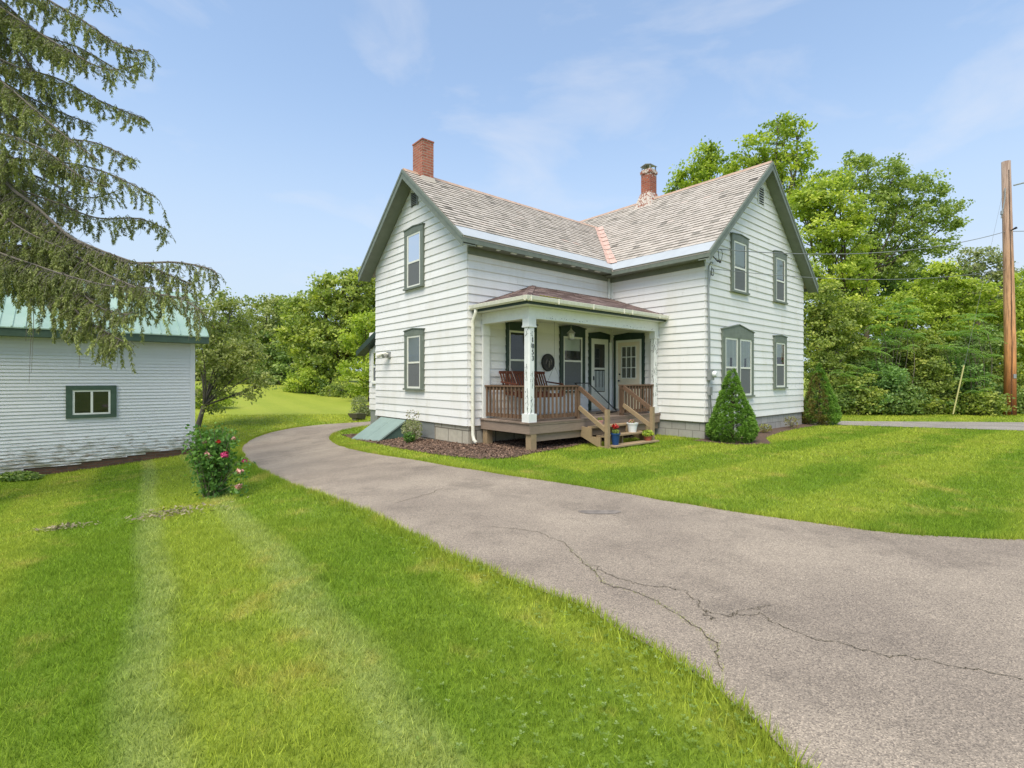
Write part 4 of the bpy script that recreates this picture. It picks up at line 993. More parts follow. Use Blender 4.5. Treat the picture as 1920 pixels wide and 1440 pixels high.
for _ in range(900):
    s = abs(random.gauss(0, 0.05)); u = random.uniform(0.5, 1.15); p = hipF(u, s, 0.02); mv += [(p[0] + random.uniform(-.012, .012), p[1] - 0.015 + random.uniform(-.012, .012), p[2] + random.uniform(0, .018)) for _k in range(3)]
np_mesh('moss', np.array(mv), 3, rng.uniform(0, 1, len(mv) // 3), M['moss'], pr)

def box_post(u, v, w, z0, z1, base=True, cap=True):
    mb = MB(); ch_ = w * 0.16; h = w / 2
    oct_ = lambda hh, cc, z: [(u - hh + cc, v - hh, z), (u + hh - cc, v - hh, z), (u + hh, v - hh + cc, z), (u + hh, v + hh - cc, z), (u + hh - cc, v + hh, z), (u - hh + cc, v + hh, z), (u - hh, v + hh - cc, z), (u - hh, v - hh + cc, z)]
    mb.prism(oct_(h, ch_, z0), (0, 0, z1 - z0))
    if base: mb.box(u - h * 1.28, u + h * 1.28, v - h * 1.28, v + h * 1.28, z0, z0 + 0.19)
    if cap:
        mb.box(u - h * 1.18, u + h * 1.18, v - h * 1.18, v + h * 1.18, z1 - 0.16, z1 - 0.002); mb.box(u - h * 1.28, u + h * 1.28, v - h * 1.28, v + h * 1.28, z1 - 0.20, z1 - 0.16)
        for s in (1,):
            for dx, dy in ((1, 0), (0, 1)):
                a = Vector((u + dx * h * 1.2, v + dy * h * 1.2, z1)); k = 0.12
                mb.prism([a, a + Vector((dx * k, dy * k, 0)), a + Vector((dx * k * .35, dy * k * .35, -k * .5)), a + Vector((0, 0, -k * 1.2))], (Vector((dy, dx, 0)) * 0.08))
    return mb.build('porch_post', M['white'], house)
pu, pv = 0.49, PV
post = box_post(pu, pv, 0.185, PF, 2.97)
post2 = box_post(5.36, PV, 0.16, PF, 2.97)
mb = MB(); WF.box(mb, 0.40, 0.60, PF, 2.97, 0.03, 0.10); WF.box(mb, 0.385, 0.615, 2.70, 2.78, 0.03, 0.115); WF.box(mb, 0.385, 0.615, 2.78, 2.97, 0.03, 0.11); mb.build('pilaster', M['white'], house)
mb = MB(); mb.tube([(5.39, -0.10, PF), (5.39, -0.10, 2.75)], .045, 10); mb.tube([(5.39, -0.10, 2.75), (5.33, -0.16, 2.85), (5.36, -0.25, 2.93)], .014, 6); mb.build('pilaster', M['white'], house)

def squiggle(mb, path, r):
    mb.tube(path, r, 4)
def vine(post_, u, v, face, zs):
    mb = MB()
    for z0 in zs:
        z = z0; x = random.uniform(-.05, .05)
        for seg in range(3):
            pts = [face(x + 0.03 * math.sin(t * 3 + z0) - 0.05 + 0.05 * t, z - 0.12 * t) for t in np.linspace(0, 1, 7)]
            squiggle(mb, pts, 0.0045); z -= 0.13; x = pts[-1] and random.uniform(-.05, .05)
            lx, lz = random.uniform(-.05, .05), z + 0.06
            for _ in range(2):
                c = Vector(face(lx + random.uniform(-.03, .03), lz + random.uniform(-.03, .03))); dx = Vector(face(1, 0)) - Vector(face(0, 0)); s = .013
                mb.face([c - dx * s, c + Vector((0, 0, s * .7)), c + dx * s, c - Vector((0, 0, s * .7))])
    return mb.build('painted_vine', M['vinepaint'], post_, recalc=False)
hw = 0.0925
vine(post, pu, pv, lambda x, z: (pu + x, pv - hw - 0.004, z), (2.68, 1.78, 1.22))
vine(post, pu, pv, lambda x, z: (pu - hw - 0.004, pv + x, z), (2.95, 1.95, 1.40, 1.0))
vine(post2, 5.36, PV, lambda x, z: (5.36 - 0.084, PV + x, z), (2.75, 1.9, 1.35)); vine(post2, 5.36, PV, lambda x, z: (5.36 + x, PV - 0.084, z), (2.7, 2.1, 1.5))
for i, ch_ in enumerate('1853'):
    cu = bpy.data.curves.new('numeral', 'FONT'); cu.body = ch_; cu.size = 0.155; cu.extrude = 0.002; cu.align_x = 'CENTER'; cu.offset = 0.002
    to = bpy.data.objects.new('tmp', cu); C.objects.link(to); dg = bpy.context.evaluated_depsgraph_get()
    me = bpy.data.meshes.new_from_object(to.evaluated_get(dg)); bpy.data.objects.remove(to)
    me.materials.clear(); me.materials.append(M['digit'])
    o = bpy.data.objects.new('house_number', me); C.objects.link(o); o.parent = post; o.location = (pu + 0.022, pv - hw - 0.003, 2.43 - i * 0.135); o.rotation_euler = (R(90), 0, 0)
# bits of peeling paint showing along the lower edge of the beam
mb = MB()
for _ in range(60):
    u = random.choice([random.uniform(0.8, 2.4), random.uniform(3.4, 5.3)]); z = 2.985 + random.uniform(0, .06); s = random.uniform(.008, .03)
    mb.face([(u, PV - .0925, z), (u + s, PV - .0925, z + random.uniform(-.01, .01)), (u + s * .8, PV - .0925, z + s * .5), (u + s * .2, PV - .0925, z + s * .4)])
mb.build('flaked_paint', M['screen'], house, recalc=False)['kind'] = 'stuff'

# railings
def railing(a, b, newels, name='railing'):
    a, b = Vector(a), Vector(b); d = (b - a); L = d.length; d.normalize(); nrm = Vector((d.y, -d.x, 0))
    mb = MB(); mb.beam(a + Vector((0, 0, 1.445)), b + Vector((0, 0, 1.445)), 0.13, 0.035, tone=0.6); mb.beam(a + Vector((0, 0, 1.385)), b + Vector((0, 0, 1.385)), 0.04, 0.085, tone=0.3); mb.beam(a + Vector((0, 0, 0.745)), b + Vector((0, 0, 0.745)), 0.04, 0.085, tone=0.5)
    rl = mb.build(name, M['rail'], house)
    n = max(2, int(round(L / 0.135)))
    for i in range(n):
        t = (i + 0.5) / n; p = a + d * (L * t) - nrm * 0.0 + nrm * 0.037
        mb = MB(); mb.box(p.x - .018, p.x + .018, p.y - .018, p.y + .018, 0.70, 1.42, random.random()); mb.build('baluster', M['rail'], rl)
    for q in newels:
        mb = MB(); mb.box(q[0] - .048, q[0] + .048, q[1] - .048, q[1] + .048, 0.38 if q[2] else PF, 1.425, random.random()); mb.build('newel_post', M['rail'], rl)
    return rl
railing((0.50, -0.10, 0), (0.50, PV + 0.095, 0), [])
railing((0.60, PV, 0), (2.06, PV, 0), [(2.10, PV, False)])
railing((3.80, PV, 0), (5.27, PV, 0), [(3.86, PV, False)])
# steps
S0, S1 = 2.14, 3.88
st = MB()
for v, z in ((PV - 0.27, 0.475), (PV - 0.54, 0.275), (PV - 0.86, 0.075)):
    for j in range(2): st.box(S0, S1, v - 0.02 - 0.135 * j - 0.13, v - 0.02 - 0.135 * j, z - 0.036, z, random.random())
stp = st.build('porch_steps', M['palewood'], house)
for u in (S0 - 0.045, S1 + 0.0):
    mb = MB(); prof = [(PV - 0.10, 0.46), (PV - 0.43, 0.43), (PV - 0.43, 0.235), (PV - 0.71, 0.235), (PV - 0.71, 0.035), (PV - 0.98, 0.035), (PV - 1.0, -0.05), (PV - 0.80, -0.05), (PV - 0.10, 0.22)]
    mb.prism([(u, v, z) for v, z in prof], (0.045, 0, 0)); mb.build('stringer', M['palewood'], stp)
mb = MB(); mb.box(2.95, 2.99, PV - 0.70, PV - 0.15, -0.02, 0.236); mb.box(2.95, 2.99, PV - 0.40, PV - 0.15, 0.236, 0.436); mb.build('stringer', M['palewood'], stp)
for un, ub in ((2.10, 2.10), (3.86, 3.90)):
    vb = PV - 0.92
    mb = MB(); mb.box(ub - .045, ub + .045, vb - .045, vb + .045, -0.1, 0.90); mb.build('newel_post', M['palewood'], stp)
    for za, zb_, nm in ((1.40, 0.86, 'handrail'), (0.92, 0.42, 'handrail')):
        mb = MB(); mb.beam((un - 0.0, PV - 0.05, za), (ub, vb + 0.047, zb_), 0.05, 0.10); mb.build(nm, M['palewood'] if za < 1 else M['rail'], stp)

# ------------------------------------------------------------------ things on the porch
def in_house(name, label, cat, u, v, z, rz=0, group=None):
    x, y = h2w(u, v); return thing(name, label, cat, (x, y, z), YAW + rz, group)
sw = in_house('porch_swing', 'slatted red brown wooden bench swing hanging on chains behind the porch railing', 'swing', 1.55, -0.62, 1.18)
mb = MB(); n_s = 19; Wd = 1.5
for i in range(n_s):
    x = -Wd / 2 + Wd * i / (n_s - 1); mb.beam((x, 0.14, 0.08), (x, 0.34, 0.58), 0.042, 0.016, (0, 1, 0.4), random.random())
mb.beam((-Wd / 2 - .03, 0.345, 0.60), (Wd / 2 + .03, 0.345, 0.60), 0.05, 0.07); mb.beam((-Wd / 2, 0.14, 0.08), (Wd / 2, 0.14, 0.08), 0.04, 0.06)
mb.build('backrest', M['swing'], sw)
mb = MB()
for i in range(7): y = -0.36 + i * 0.075; mb.box(-Wd / 2, Wd / 2, y, y + 0.06, 0.05 - 0.02 * math.sin(i * .5), 0.07 - 0.02 * math.sin(i * .5), random.random())
mb.box(-Wd / 2, Wd / 2, -0.38, -0.34, -0.03, 0.05)
mb.build('seat', M['swing'], sw)
for s in (-1, 1):
    x = s * (Wd / 2 + 0.03)
    mb = MB(); mb.beam((x, 0.26, 0.36), (x, -0.34, 0.30), 0.07, 0.03); mb.beam((x, -0.32, 0.0), (x, -0.34, 0.29), 0.05, 0.04); mb.build('armrest', M['swing'], sw)
    mb = MB(); mb.tube([(x, 0.22, 0.36), (x, -0.04, 0.78)], .004, 5); mb.tube([(x, -0.32, 0.31), (x, -0.04, 0.78)], .004, 5); mb.tube([(x, -0.04, 0.78), (x, -0.04, 1.99)], .004, 5); mb.build('chain', M['relief'], sw)
pl = in_house('wall_plaque', 'dark bronze round plaque with raised figures hung on the porch wall', 'plaque', 2.70, -0.035, 2.07)
mb = MB(); mb.tube([(0, 0, 0), (0, -0.03, 0), (0, -0.035, 0)], [0.245, 0.245, 0.235], 40); dsk = mb.build('disc', M['dark'], pl)
mb = MB(); ring = [(0.225 * math.cos(t), -0.038, 0.225 * math.sin(t)) for t in np.linspace(0, 2 * math.pi, 41)]; mb.tube(ring, 0.014, 6, False); mb.build('rim', M['dark'], pl)
mb = MB(); mb.tube([(0.01, -0.036, -0.14), (0.01, -0.046, -0.05), (0.012, -0.046, 0.02), (0.01, -0.04, 0.05)], [.018, .034, .028, .012], 8); mb.tube([(-0.10, -0.036, -0.05), (-0.09, -0.044, 0.03), (-0.06, -0.04, 0.10)], [.01, .022, .01], 6); mb.tube([(0.11, -0.036, -0.06), (0.10, -0.044, 0.03), (0.07, -0.04, 0.10)], [.01, .022, .01], 6); mb.build('relief', M['relief'], pl)
ln = in_house('porch_lantern', 'small pewter coach lantern hanging under the porch ceiling in front of a window', 'lantern', 2.66, -0.95, 2.66)
M['frost'] = plain('frosted_glass', lin(226, 224, 206), 0.3, 0.05)
mb = MB(); mb.tube([(0, 0, .27), (0, 0, .51)], .006, 5); mb.lathe((0, 0, 0.16), [(.12, 0), (.10, .02), (.05, .07), (.02, .10), (.02, .125)], 12); mb.lathe((0, 0, -0.02), [(.03, 0), (.085, .015), (.085, .03)], 12)
for k in range(6): a = k * 1.047; mb.tube([(.082 * math.cos(a), .082 * math.sin(a), 0.0), (.09 * math.cos(a), .09 * math.sin(a), .165)], .006, 4)
mb.build('frame', M['pewter'], ln)
mb = MB(); mb.lathe((0, 0, 0.01), [(.066, 0), (.074, .07), (.07, .15)], 14); mb.build('lamp_glass', M['frost'], ln, smooth=True)
ch = in_house('folding_chair', 'dark framed folding lounge chair with grey mesh leaning by the storm door', 'chair', 3.55, -0.85, PF)
mb = MB()
for x in (-0.28, 0.28): mb.tube([(x - 0.35, 0, 0.86), (x + 0.5, -0.12, 0.20), (x + 0.72, -0.14, 0.04)], .014, 6); mb.tube([(x + 0.72, -0.14, 0.04), (x + 0.35, -0.16, 0.02)], .014, 6)
mb.tube([(-0.63, 0, 0.86), (-0.07, 0, 0.86)], .014, 6); mb.tube([(0.44, -0.14, 0.04), (1.0, -0.14, 0.04)], .014, 6); mb.build('frame', M['black'], ch)
mb = MB()
for k in range(26):
    t = (k + .5) / 26; p0 = Vector((-0.62, 0, 0.85)).lerp(Vector((0.45, -0.14, 0.05)), t); p1 = Vector((-0.08, 0, 0.85)).lerp(Vector((0.98, -0.14, 0.05)), t); mb.tube([p0, p1], .007, 4)
mb.build('sling', M['grey'], ch)

def leaf_cloud(c, r, n, L, Wd, up=0.4):
    """n diamond leaves in an ellipsoid; returns corner array and tones"""
    d = rng.normal(size=(n, 3)); d /= np.linalg.norm(d, axis=1)[:, None]; rad = rng.uniform(0.25, 1, n) ** 0.5
    p = np.array(c) + d * rad[:, None] * np.array(r)
    return leaf_quads(p, d, L, Wd, up)
def leaf_quads(p, out, L, Wd, up, jit=0.8):
    n = len(p); nm = rng.normal(size=(n, 3)) * jit + out * 0.5 + np.array([0, 0, up]); nm /= np.linalg.norm(nm, axis=1)[:, None]
    t = rng.normal(size=(n, 3)); t -= nm * (t * nm).sum(1)[:, None]; t /= np.linalg.norm(t, axis=1)[:, None]; b = np.cross(nm, t)
    sz = rng.uniform(0.65, 1.25, n)[:, None]; t = t * sz * L / 2; b = b * sz * Wd / 2
    return np.stack([p - t, p + b - t * 0.15, p + t, p - b - t * 0.15], 1).reshape(-1, 3)

def pot(name, label, u, v, z, mat, prof, leaf=None, flower=None):
    t = in_house(name, label, 'plant pot', u, v, z)
    mb = MB(); mb.lathe((0, 0, 0), prof, 20); mb.build('pot', mat, t, smooth=False)
    if leaf:
        c, r, n, L, key = leaf; V = leaf_cloud(c, r, n, L, L * .6); np_mesh('foliage', V, 4, np.clip(rng.normal(.5, .2, n), 0, 1), FO[key], t)
    if flower:
        c, r, n, L, key = flower; V = leaf_cloud(c, r, n, L, L * .9); np_mesh('flower', V, 4, rng.uniform(0, 1, n), M[key], t)
    return t
pot('flower_pot', 'white plastic flower pot standing on the middle porch step', 3.42, PV - 0.66, 0.275, M['white_pot'], [(.095, 0), (.13, .20), (.145, .20), (.148, .235), (.13, .235), (.12, .19), (.01, .18)], ((0, 0, .24), (.09, .09, .06), 60, .05, 'brown'), ((0, .02, .27), (.09, .08, .05), 50, .035, 'palepink'))
pot('flower_pot', 'tall blue flower pot of red geraniums in front of the porch steps', 2.32, PV - 0.98, 0.075, M['blue_pot'], [(.075, 0), (.105, .24), (.12, .24), (.122, .275), (.105, .275), (.095, .23), (.01, .22)], ((0, 0, .30), (.08, .08, .07), 110, .06, 'mid'), ((.0, 0, .43), (.09, .07, .06), 120, .04, 'red'))
pot('flower_pot', 'low clay pot of yellow green leaves on the lowest porch step', 3.62, PV - 0.98, 0.075, M['clay'], [(.08, 0), (.10, .09), (.11, .09), (.11, .11), (.095, .11), (.01, .08)], ((0, 0, .17), (.17, .12, .10), 220, .075, 'yellow'))
pot('flower_pot', 'small pink flower pot standing left of the handrail on the top porch step', 2.45, PV - 0.42, 0.475, M['palepink'], [(.05, 0), (.07, .11), (.08, .11), (.08, .13), (.065, .13), (.01, .10)], ((0, 0, .16), (.06, .06, .05), 60, .04, 'mid'))

# ------------------------------------------------------------------ barn on the left
barn = thing('barn', 'white clapboard barn with a pale green metal roof', 'barn', (BARN_C[0], BARN_C[1], 0), YAW)
WN = Wall((0, 0), (1, 0), (0, -1)); WN2 = Wall((0, 0), (0, 1), (1, 0))
mb = MB()
zbot = lambda s: -0.40 + 0.075 * s + 0.02 * math.sin(s * 5) + random.uniform(-.012, .012) if s > -5 else -0.80
lap_siding(mb, WN, lambda z: (-8.0, -0.09), -0.95, -0.95 + 0.088 * 8, 0.088, 0.027, 0.55, zbot, 0.0)
lap_siding(mb, WN, lambda z: (-8.0, -0.09), -0.95 + 0.088 * 8, 2.72, 0.088, 0.027, 3.1, None, 0.0015)
lap_siding(mb, WN2, lambda z: (0.09, 4.8) , -0.35, 2.72, 0.088, 0.016, 2.2)
mb.box(-8.0, 0, 0, 4.8, -0.25, 2.8); mb.prism([(0.0, 0, 2.8), (0.0, 4.8, 2.8), (0.0, 2.4, 4.2)], (-8, 0, 0))
mb.build('wall', M['barn_siding'], barn, recalc=False)
mb = MB(); WN.box(mb, -0.10, 0.02, -0.32, 2.72, 0.0, 0.03); WN2.box(mb, 0.0, 0.10, -0.32, 2.72, 0.0, 0.02); mb.build('corner_board', M['barn_siding'], barn)
mb = MB(); mb.box(-8.0, 0.0, -0.004, 4.7, -1.6, -0.255); mb.build('foundation', M['brick_barn'], barn)
mb = MB(); rs = 0.59
def rq(s): return [(0.33, -0.36, 2.88), (-8.4, -0.36, 2.88), (-8.4, 2.4, 2.88 + rs * 2.76), (0.33, 2.4, 2.88 + rs * 2.76)]
q = rq(1); mb.hexa([(x, y, z - .03) for x, y, z in q] + q); q2 = [(x, 4.8 - y, z) for x, y, z in q]; mb.hexa([(x, y, z - .03) for x, y, z in q2] + q2)
k = 0; u = 0.325
while u > -8.35:
    for wd, hh in ((0.045, 0.028),):
        mb.hexa([(u, -0.365, 2.876), (u - wd, -0.365, 2.876), (u - wd, 2.4, 2.876 + rs * 2.765), (u, 2.4, 2.876 + rs * 2.765), (u - .012, -0.365, 2.88 + hh), (u - wd + .012, -0.365, 2.88 + hh), (u - wd + .012, 2.4, 2.88 + hh + rs * 2.765), (u - .012, 2.4, 2.88 + hh + rs * 2.765)])
    u -= 0.23
mb.build('roof', M['metal_roof'], barn)
mb = MB(); mb.box(-8.4, 0.30, -0.34, -0.31, 2.66, 2.855); mb.box(-8.4, 0.30, -0.31, -0.02, 2.66, 2.69); mb.box(0.27, 0.30, -0.31, 0.0, 2.66, 2.86); mb.build('fascia', M['barn_trim'], barn)
mb = MB()
for sgn in (0, 1):
    pts = [(0.30, -0.34, 2.86), (0.30, 2.4, 2.86 + rs * 2.74), (0.30, 2.4, 2.64 + rs * 2.74), (0.30, -0.34, 2.66)]
    mb.prism([(x, 4.8 - y if sgn else y, z - .01) for x, y, z in pts], (.025, 0, 0))
mb.build('rake_board', M['barn_trim'], barn)
a0, a1, z0, z1 = -2.86, -1.82, 0.58, 1.44
mb = MB(); WN.box(mb, a0, a0 + .13, z0, z1, 0, .06); WN.box(mb, a1 - .13, a1, z0, z1, 0, .06); WN.box(mb, a0 + .13, a1 - .13, z1 - .12, z1, 0, .06); WN.box(mb, a0 + .13, a1 - .13, z0, z0 + .09, 0, .06); bw = mb.build('window', M['barn_trim'], barn)
mb = MB(); b0_, b1_, y0_, y1_ = a0 + .13, a1 - .13, z0 + .09, z1 - .12; f_ = .045; mm = (b0_ + b1_) / 2
for p_ in ((b0_, b0_ + f_, y0_, y1_), (b1_ - f_, b1_, y0_, y1_), (b0_ + f_, b1_ - f_, y0_, y0_ + f_), (b0_ + f_, b1_ - f_, y1_ - f_, y1_), (mm - .025, mm + .025, y0_ + f_, y1_ - f_)): WN.box(mb, *p_, .030, .046)
mb.build('sash', M['white'], bw)
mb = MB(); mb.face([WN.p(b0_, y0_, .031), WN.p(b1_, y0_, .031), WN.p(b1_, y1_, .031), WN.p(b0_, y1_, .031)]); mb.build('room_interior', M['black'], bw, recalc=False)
for p0, p1 in ((b0_ + .03, mm), (mm, b1_ - .03)):
    mb = MB(); mb.face([WN.p(p0, y0_ + .03, .037), WN.p(p1, y0_ + .03, .037), WN.p(p1, y1_ - .03, .037), WN.p(p0, y1_ - .03, .037)]); mb.build('pane', M['glass'], bw, recalc=False)

# ------------------------------------------------------------------ utility pole, wires
PX, PY = 20.75, 21.0; pz = tz(PX, PY)
pole = thing('utility_pole', 'tall wooden utility pole, orange brown below and grey above', 'utility pole', (PX, PY, pz))
H = EYE + (CY - 303) / F_PX * PY - pz
mb = MB(); mb.tube([(0, 0, -0.3), (0.0, 0, 3), (-0.06, 0, 6), (-0.17, 0, H)], [.205, .19, .17, .145], 16); mb.build('shaft', M['pole'], pole, smooth=True)
mb = MB(); mb.tube([(0.0, -0.16, H - 1.05), (0.75, -0.3, H - 0.88)], .03, 6); mb.tube([(-0.32, -0.12, H - 1.15), (-0.35, -0.14, H - 1.6), (-0.48, -0.14, H - 2.25), (-0.50, -0.14, H - 2.4)], .022, 6); mb.tube([(-0.47, -0.14, H - 2.1), (-0.49, -0.14, H - 2.25)], .05, 6); mb.build('bracket', M['grey'], pole)
mb = MB(); mb.tube([(-.10, -.18, -.1), (-.09, -.18, 3), (-.12, -.165, 6), (-.2, -.15, H - .4)], .012, 5); mb.build('ground_wire', M['dark'], pole)
mb = MB(); mb.box(-.06, .06, -.215, -.20, 1.55, 1.72); mb.build('tag_plate', M['grey'], pole)
mb = MB(); mb.tube([(-.11, -.16, EYE + (CY - 434) / F_PX * PY - pz), (-.09, -.36, EYE + (CY - 434) / F_PX * PY - pz + .05)], [.02, .05], 8); mb.build('insulator', M['dark'], pole)
def wire(name, label, a, b, sag, r, cat='wire', group=None):
    a, b = Vector(a), Vector(b); mb = MB(); pts = []
    for t in np.linspace(0, 1, 24): p = a.lerp(b, t); p.z -= sag * 4 * t * (1 - t); pts.append(p)
    mb.tube(pts, r, 5); o = mb.build(name, M['wire'], None); return tag(o, label, cat, group)
def hp(u, v, z): x, y = h2w(u, v); return (x, y, z)
pw = at(1886, 434, PY)
wire('service_wire', 'upper overhead wire running from the gable corner of the house to the pole', hp(5.93, -3.33, 5.12), pw, 0.45, .013)
wire('service_wire', 'lower overhead wire running from the house corner to the pole', hp(5.64, -3.31, 4.55), at(1886, 505, PY), 0.35, .009)
wire('service_wire', 'overhead wire leaving the pole away from the house', (pw[0] + .1, pw[1], pw[2]), (45, 20, 9.5), 0.4, .013)
gy_ = hit(1786, 781); gz = tz(*gy_); top = at(1884, 345, PY)
gw = thing('guy_wire', 'slanting guy wire of the pole with a yellow guard at its foot', 'guy wire', (gy_[0], gy_[1], gz))
dl = Vector(top) - Vector((gy_[0], gy_[1], gz)); mb = MB(); mb.tube([(0, 0, -.1), dl], .004, 5); mb.build('cable', M['wire'], gw)
mb = MB(); mb.tube([dl * .01, dl * .215], .026, 8); mb.build('guard', M['yellow'], gw)

# ------------------------------------------------------------------ trees
def limb_path(a, b, bend=0.12, n=6):
    a, b = Vector(a), Vector(b); L = (b - a).length; o = Vector((random.uniform(-1, 1), random.uniform(-1, 1), random.uniform(-.2, .6))) * L * bend
    return [a.lerp(b, t) + o * math.sin(math.pi * t) for t in np.linspace(0, 1, n)]
def tree(name, label, cat, base, depth, blobs, key, L=0.22, cover=2.6, clump=0.42, trunk_r=0.18, group=None, bark='bark', nclump=1.0, zbase=None, flat=0.85):
    """blobs: (px, py, radius in px, depth offset in m)"""
    bx = (base - CX) / F_PX * depth; bz = tz(bx, depth) if zbase is None else zbase
    t = thing(name, label, cat, (bx, depth, bz), 0, group)
    o = Vector((bx, depth, bz)); P = []; OUT = []; T = []
    mbt = MB(); cs = []
    for (px, py, rp, dy) in blobs:
        Y = depth + dy; c = at(px, py, Y) - o; r = rp * Y / F_PX; cs.append((c, r))
    top = max(cs, key=lambda q: q[0].z)[0]; fork = Vector((top.x * .25, top.y * .25, max(0.5, min(c.z for c, r in cs) * 0.8 + 0.05 * top.z)))
    mbt.tube([(0, 0, -0.3), (0, 0, 0.05)] + [Vector((0, 0, 0)).lerp(fork, s) for s in (0.4, 1.0)], [trunk_r * 1.5, trunk_r * 1.15, trunk_r * .95, trunk_r * .8], 10)
    for c, r in cs:
        pth = limb_path(fork, c); mbt.tube(pth, list(np.linspace(trunk_r * .38, trunk_r * .10, len(pth))), 6, False)
        for _ in range(4):
            d = Vector((random.gauss(0, 1), random.gauss(0, 1), random.gauss(0.3, .8))).normalized() * r * .9
            p2 = limb_path(pth[-2], c + d, .1, 4); mbt.tube(p2, list(np.linspace(trunk_r * .16, trunk_r * .03, 4)), 4, False)
        leaf_area = 0.42 * L * L * 0.62; n = int(cover * 1.45 * math.pi * r * r / leaf_area)
        nc = max(6, int(nclump * 11 * r * r / (clump * clump) * .42)); d = rng.normal(size=(nc, 3)); d /= np.linalg.norm(d, axis=1)[:, None]
        rr = r * rng.uniform(0.30, 1.08, nc) ** 0.6; cc = np.array(c) + d * rr[:, None] * np.array([1, 1, flat])
        k = rng.integers(0, nc, n); sc_ = rng.uniform(.6, 1.3, nc)[k][:, None]
        off = rng.normal(size=(n, 3)) * clump * 0.5 * sc_ * np.array([1, 1, .55])
        p = cc[k] + off; P.append(p); OUT.append(d[k]); T.append(np.clip(rng.normal(.5, .17, nc)[k] + rng.normal(0, .13, n), 0, 1))
    P = np.concatenate(P); OUT = np.concatenate(OUT); T = np.concatenate(T)
    keep = P[:, 2] > 0.02; P, OUT, T = P[keep], OUT[keep], T[keep]
    mbt.build('trunk', M[bark], t, smooth=True)
    np_mesh('crown', leaf_quads(P, OUT, L, L * .62, .55), 4, T, FO[key], t)
    return t
GL = 'trees at the edge of the back field'; GR = 'trees and shrubs across the road'
# left, behind the barn and across the field
tree('apple_tree', 'old apple tree with sparse grey green crown drooping beside the barn', 'tree', 371, 20.5, [(392, 590, 46, 0), (425, 640, 46, .5), (378, 655, 44, -.5), (460, 665, 34, 0), (438, 575, 24, .5), (345, 620, 40, 0), (482, 700, 22, -.2), (490, 725, 13, -.3), (410, 700, 26, 0), (455, 600, 22, 1), (430, 690, 30, 0), (395, 710, 24, .5), (500, 715, 14, -.4), (475, 660, 26, .4), (415, 560, 20, 0), (385, 738, 22, .3), (425, 728, 22, 0), (470, 738, 15, -.2), (400, 765, 14, .2)], 'olive', .13, 1.6, .30, .10, bark='greybark')
tree('tree', 'olive leaved tree behind the apple tree at the far field edge', 'tree', 470, 47, [(450, 620, 36, 0), (498, 585, 42, 1), (470, 665, 40, 0), (535, 580, 28, 2), (430, 680, 36, 1), (500, 640, 38, 0), (455, 700, 32, -1)], 'olive', .30, 2.2, .62, .25, GL, 'bark')
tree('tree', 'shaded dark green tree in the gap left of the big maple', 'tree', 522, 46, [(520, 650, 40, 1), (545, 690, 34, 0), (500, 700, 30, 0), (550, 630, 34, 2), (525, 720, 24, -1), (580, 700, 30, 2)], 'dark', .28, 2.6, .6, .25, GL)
tree('maple_tree', 'big full round green maple beyond the driveway, tallest left of the house', 'tree', 606, 41, [(600, 590, 58, 0), (655, 555, 52, 0), (566, 575, 36, 1), (700, 560, 60, 2), (612, 655, 56, -1), (668, 630, 56, -1), (690, 520, 24, 1), (648, 522, 22, 0), (560, 640, 40, 0), (612, 540, 28, 0), (720, 640, 60, 1), (590, 690, 34, -1), (740, 560, 50, 3)], 'mid', .27, 2.7, .62, .42, GL)
tree('tree', 'bright yellow green young tree close to the rear ell of the house', 'tree', 694, 33, [(690, 600, 26, 0), (668, 640, 28, 0), (700, 650, 34, 1), (690, 690, 36, 0), (655, 695, 22, -.5), (725, 620, 40, 1), (680, 725, 26, 0)], 'yellow', .20, 2.3, .5, .13, GL)
for i, (px, py, r, Y, key, lb) in enumerate(((572, 712, 26, 38, 'yellow', 'rounded leafy shrub below the big maple at the far lawn edge'), (618, 745, 15, 37, 'mid', 'low spreading shrub under the maple trunk'), (662, 745, 16, 36, 'mid', 'low shrub left of the rear ell at the far lawn edge'), (540, 735, 18, 40, 'dark', 'low dark shrub at the foot of the shaded tree'), (392, 742, 26, 26, 'yellow', 'yellow green weedy bush on the bank behind the barn'), (690, 770, 14, 23, 'pale', 'small pale garden bush growing beside the rear ell'), (640, 728, 24, 37, 'mid', 'leafy shrub under the right side of the big maple'), (600, 722, 22, 38.5, 'dark', 'dark leafy shrub right behind the maple trunk'))):
    tree('shrub', lb, 'shrub', px, Y, [(px, py, r, 0), (px - r * .9, py + r * .4, r * .7, .3), (px + r * .9, py + r * .35, r * .75, .2)], key, .16 if Y > 30 else .10, 2.4, .35, .05, 'low shrubs left of the house')
# backing wood on the left
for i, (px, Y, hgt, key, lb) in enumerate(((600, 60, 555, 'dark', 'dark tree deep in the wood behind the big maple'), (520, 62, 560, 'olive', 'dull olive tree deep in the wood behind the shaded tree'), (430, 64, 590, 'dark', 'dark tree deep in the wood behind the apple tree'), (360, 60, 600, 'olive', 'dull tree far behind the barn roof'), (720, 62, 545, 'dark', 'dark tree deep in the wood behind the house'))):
    tree('tree', lb, 'tree', px, Y, [(px, hgt + 40, 44, 0), (px - 40, hgt + 90, 46, 0), (px + 40, hgt + 85, 46, 0), (px, hgt + 130, 52, 0)], key, .4, 2.2, .8, .3, GL)

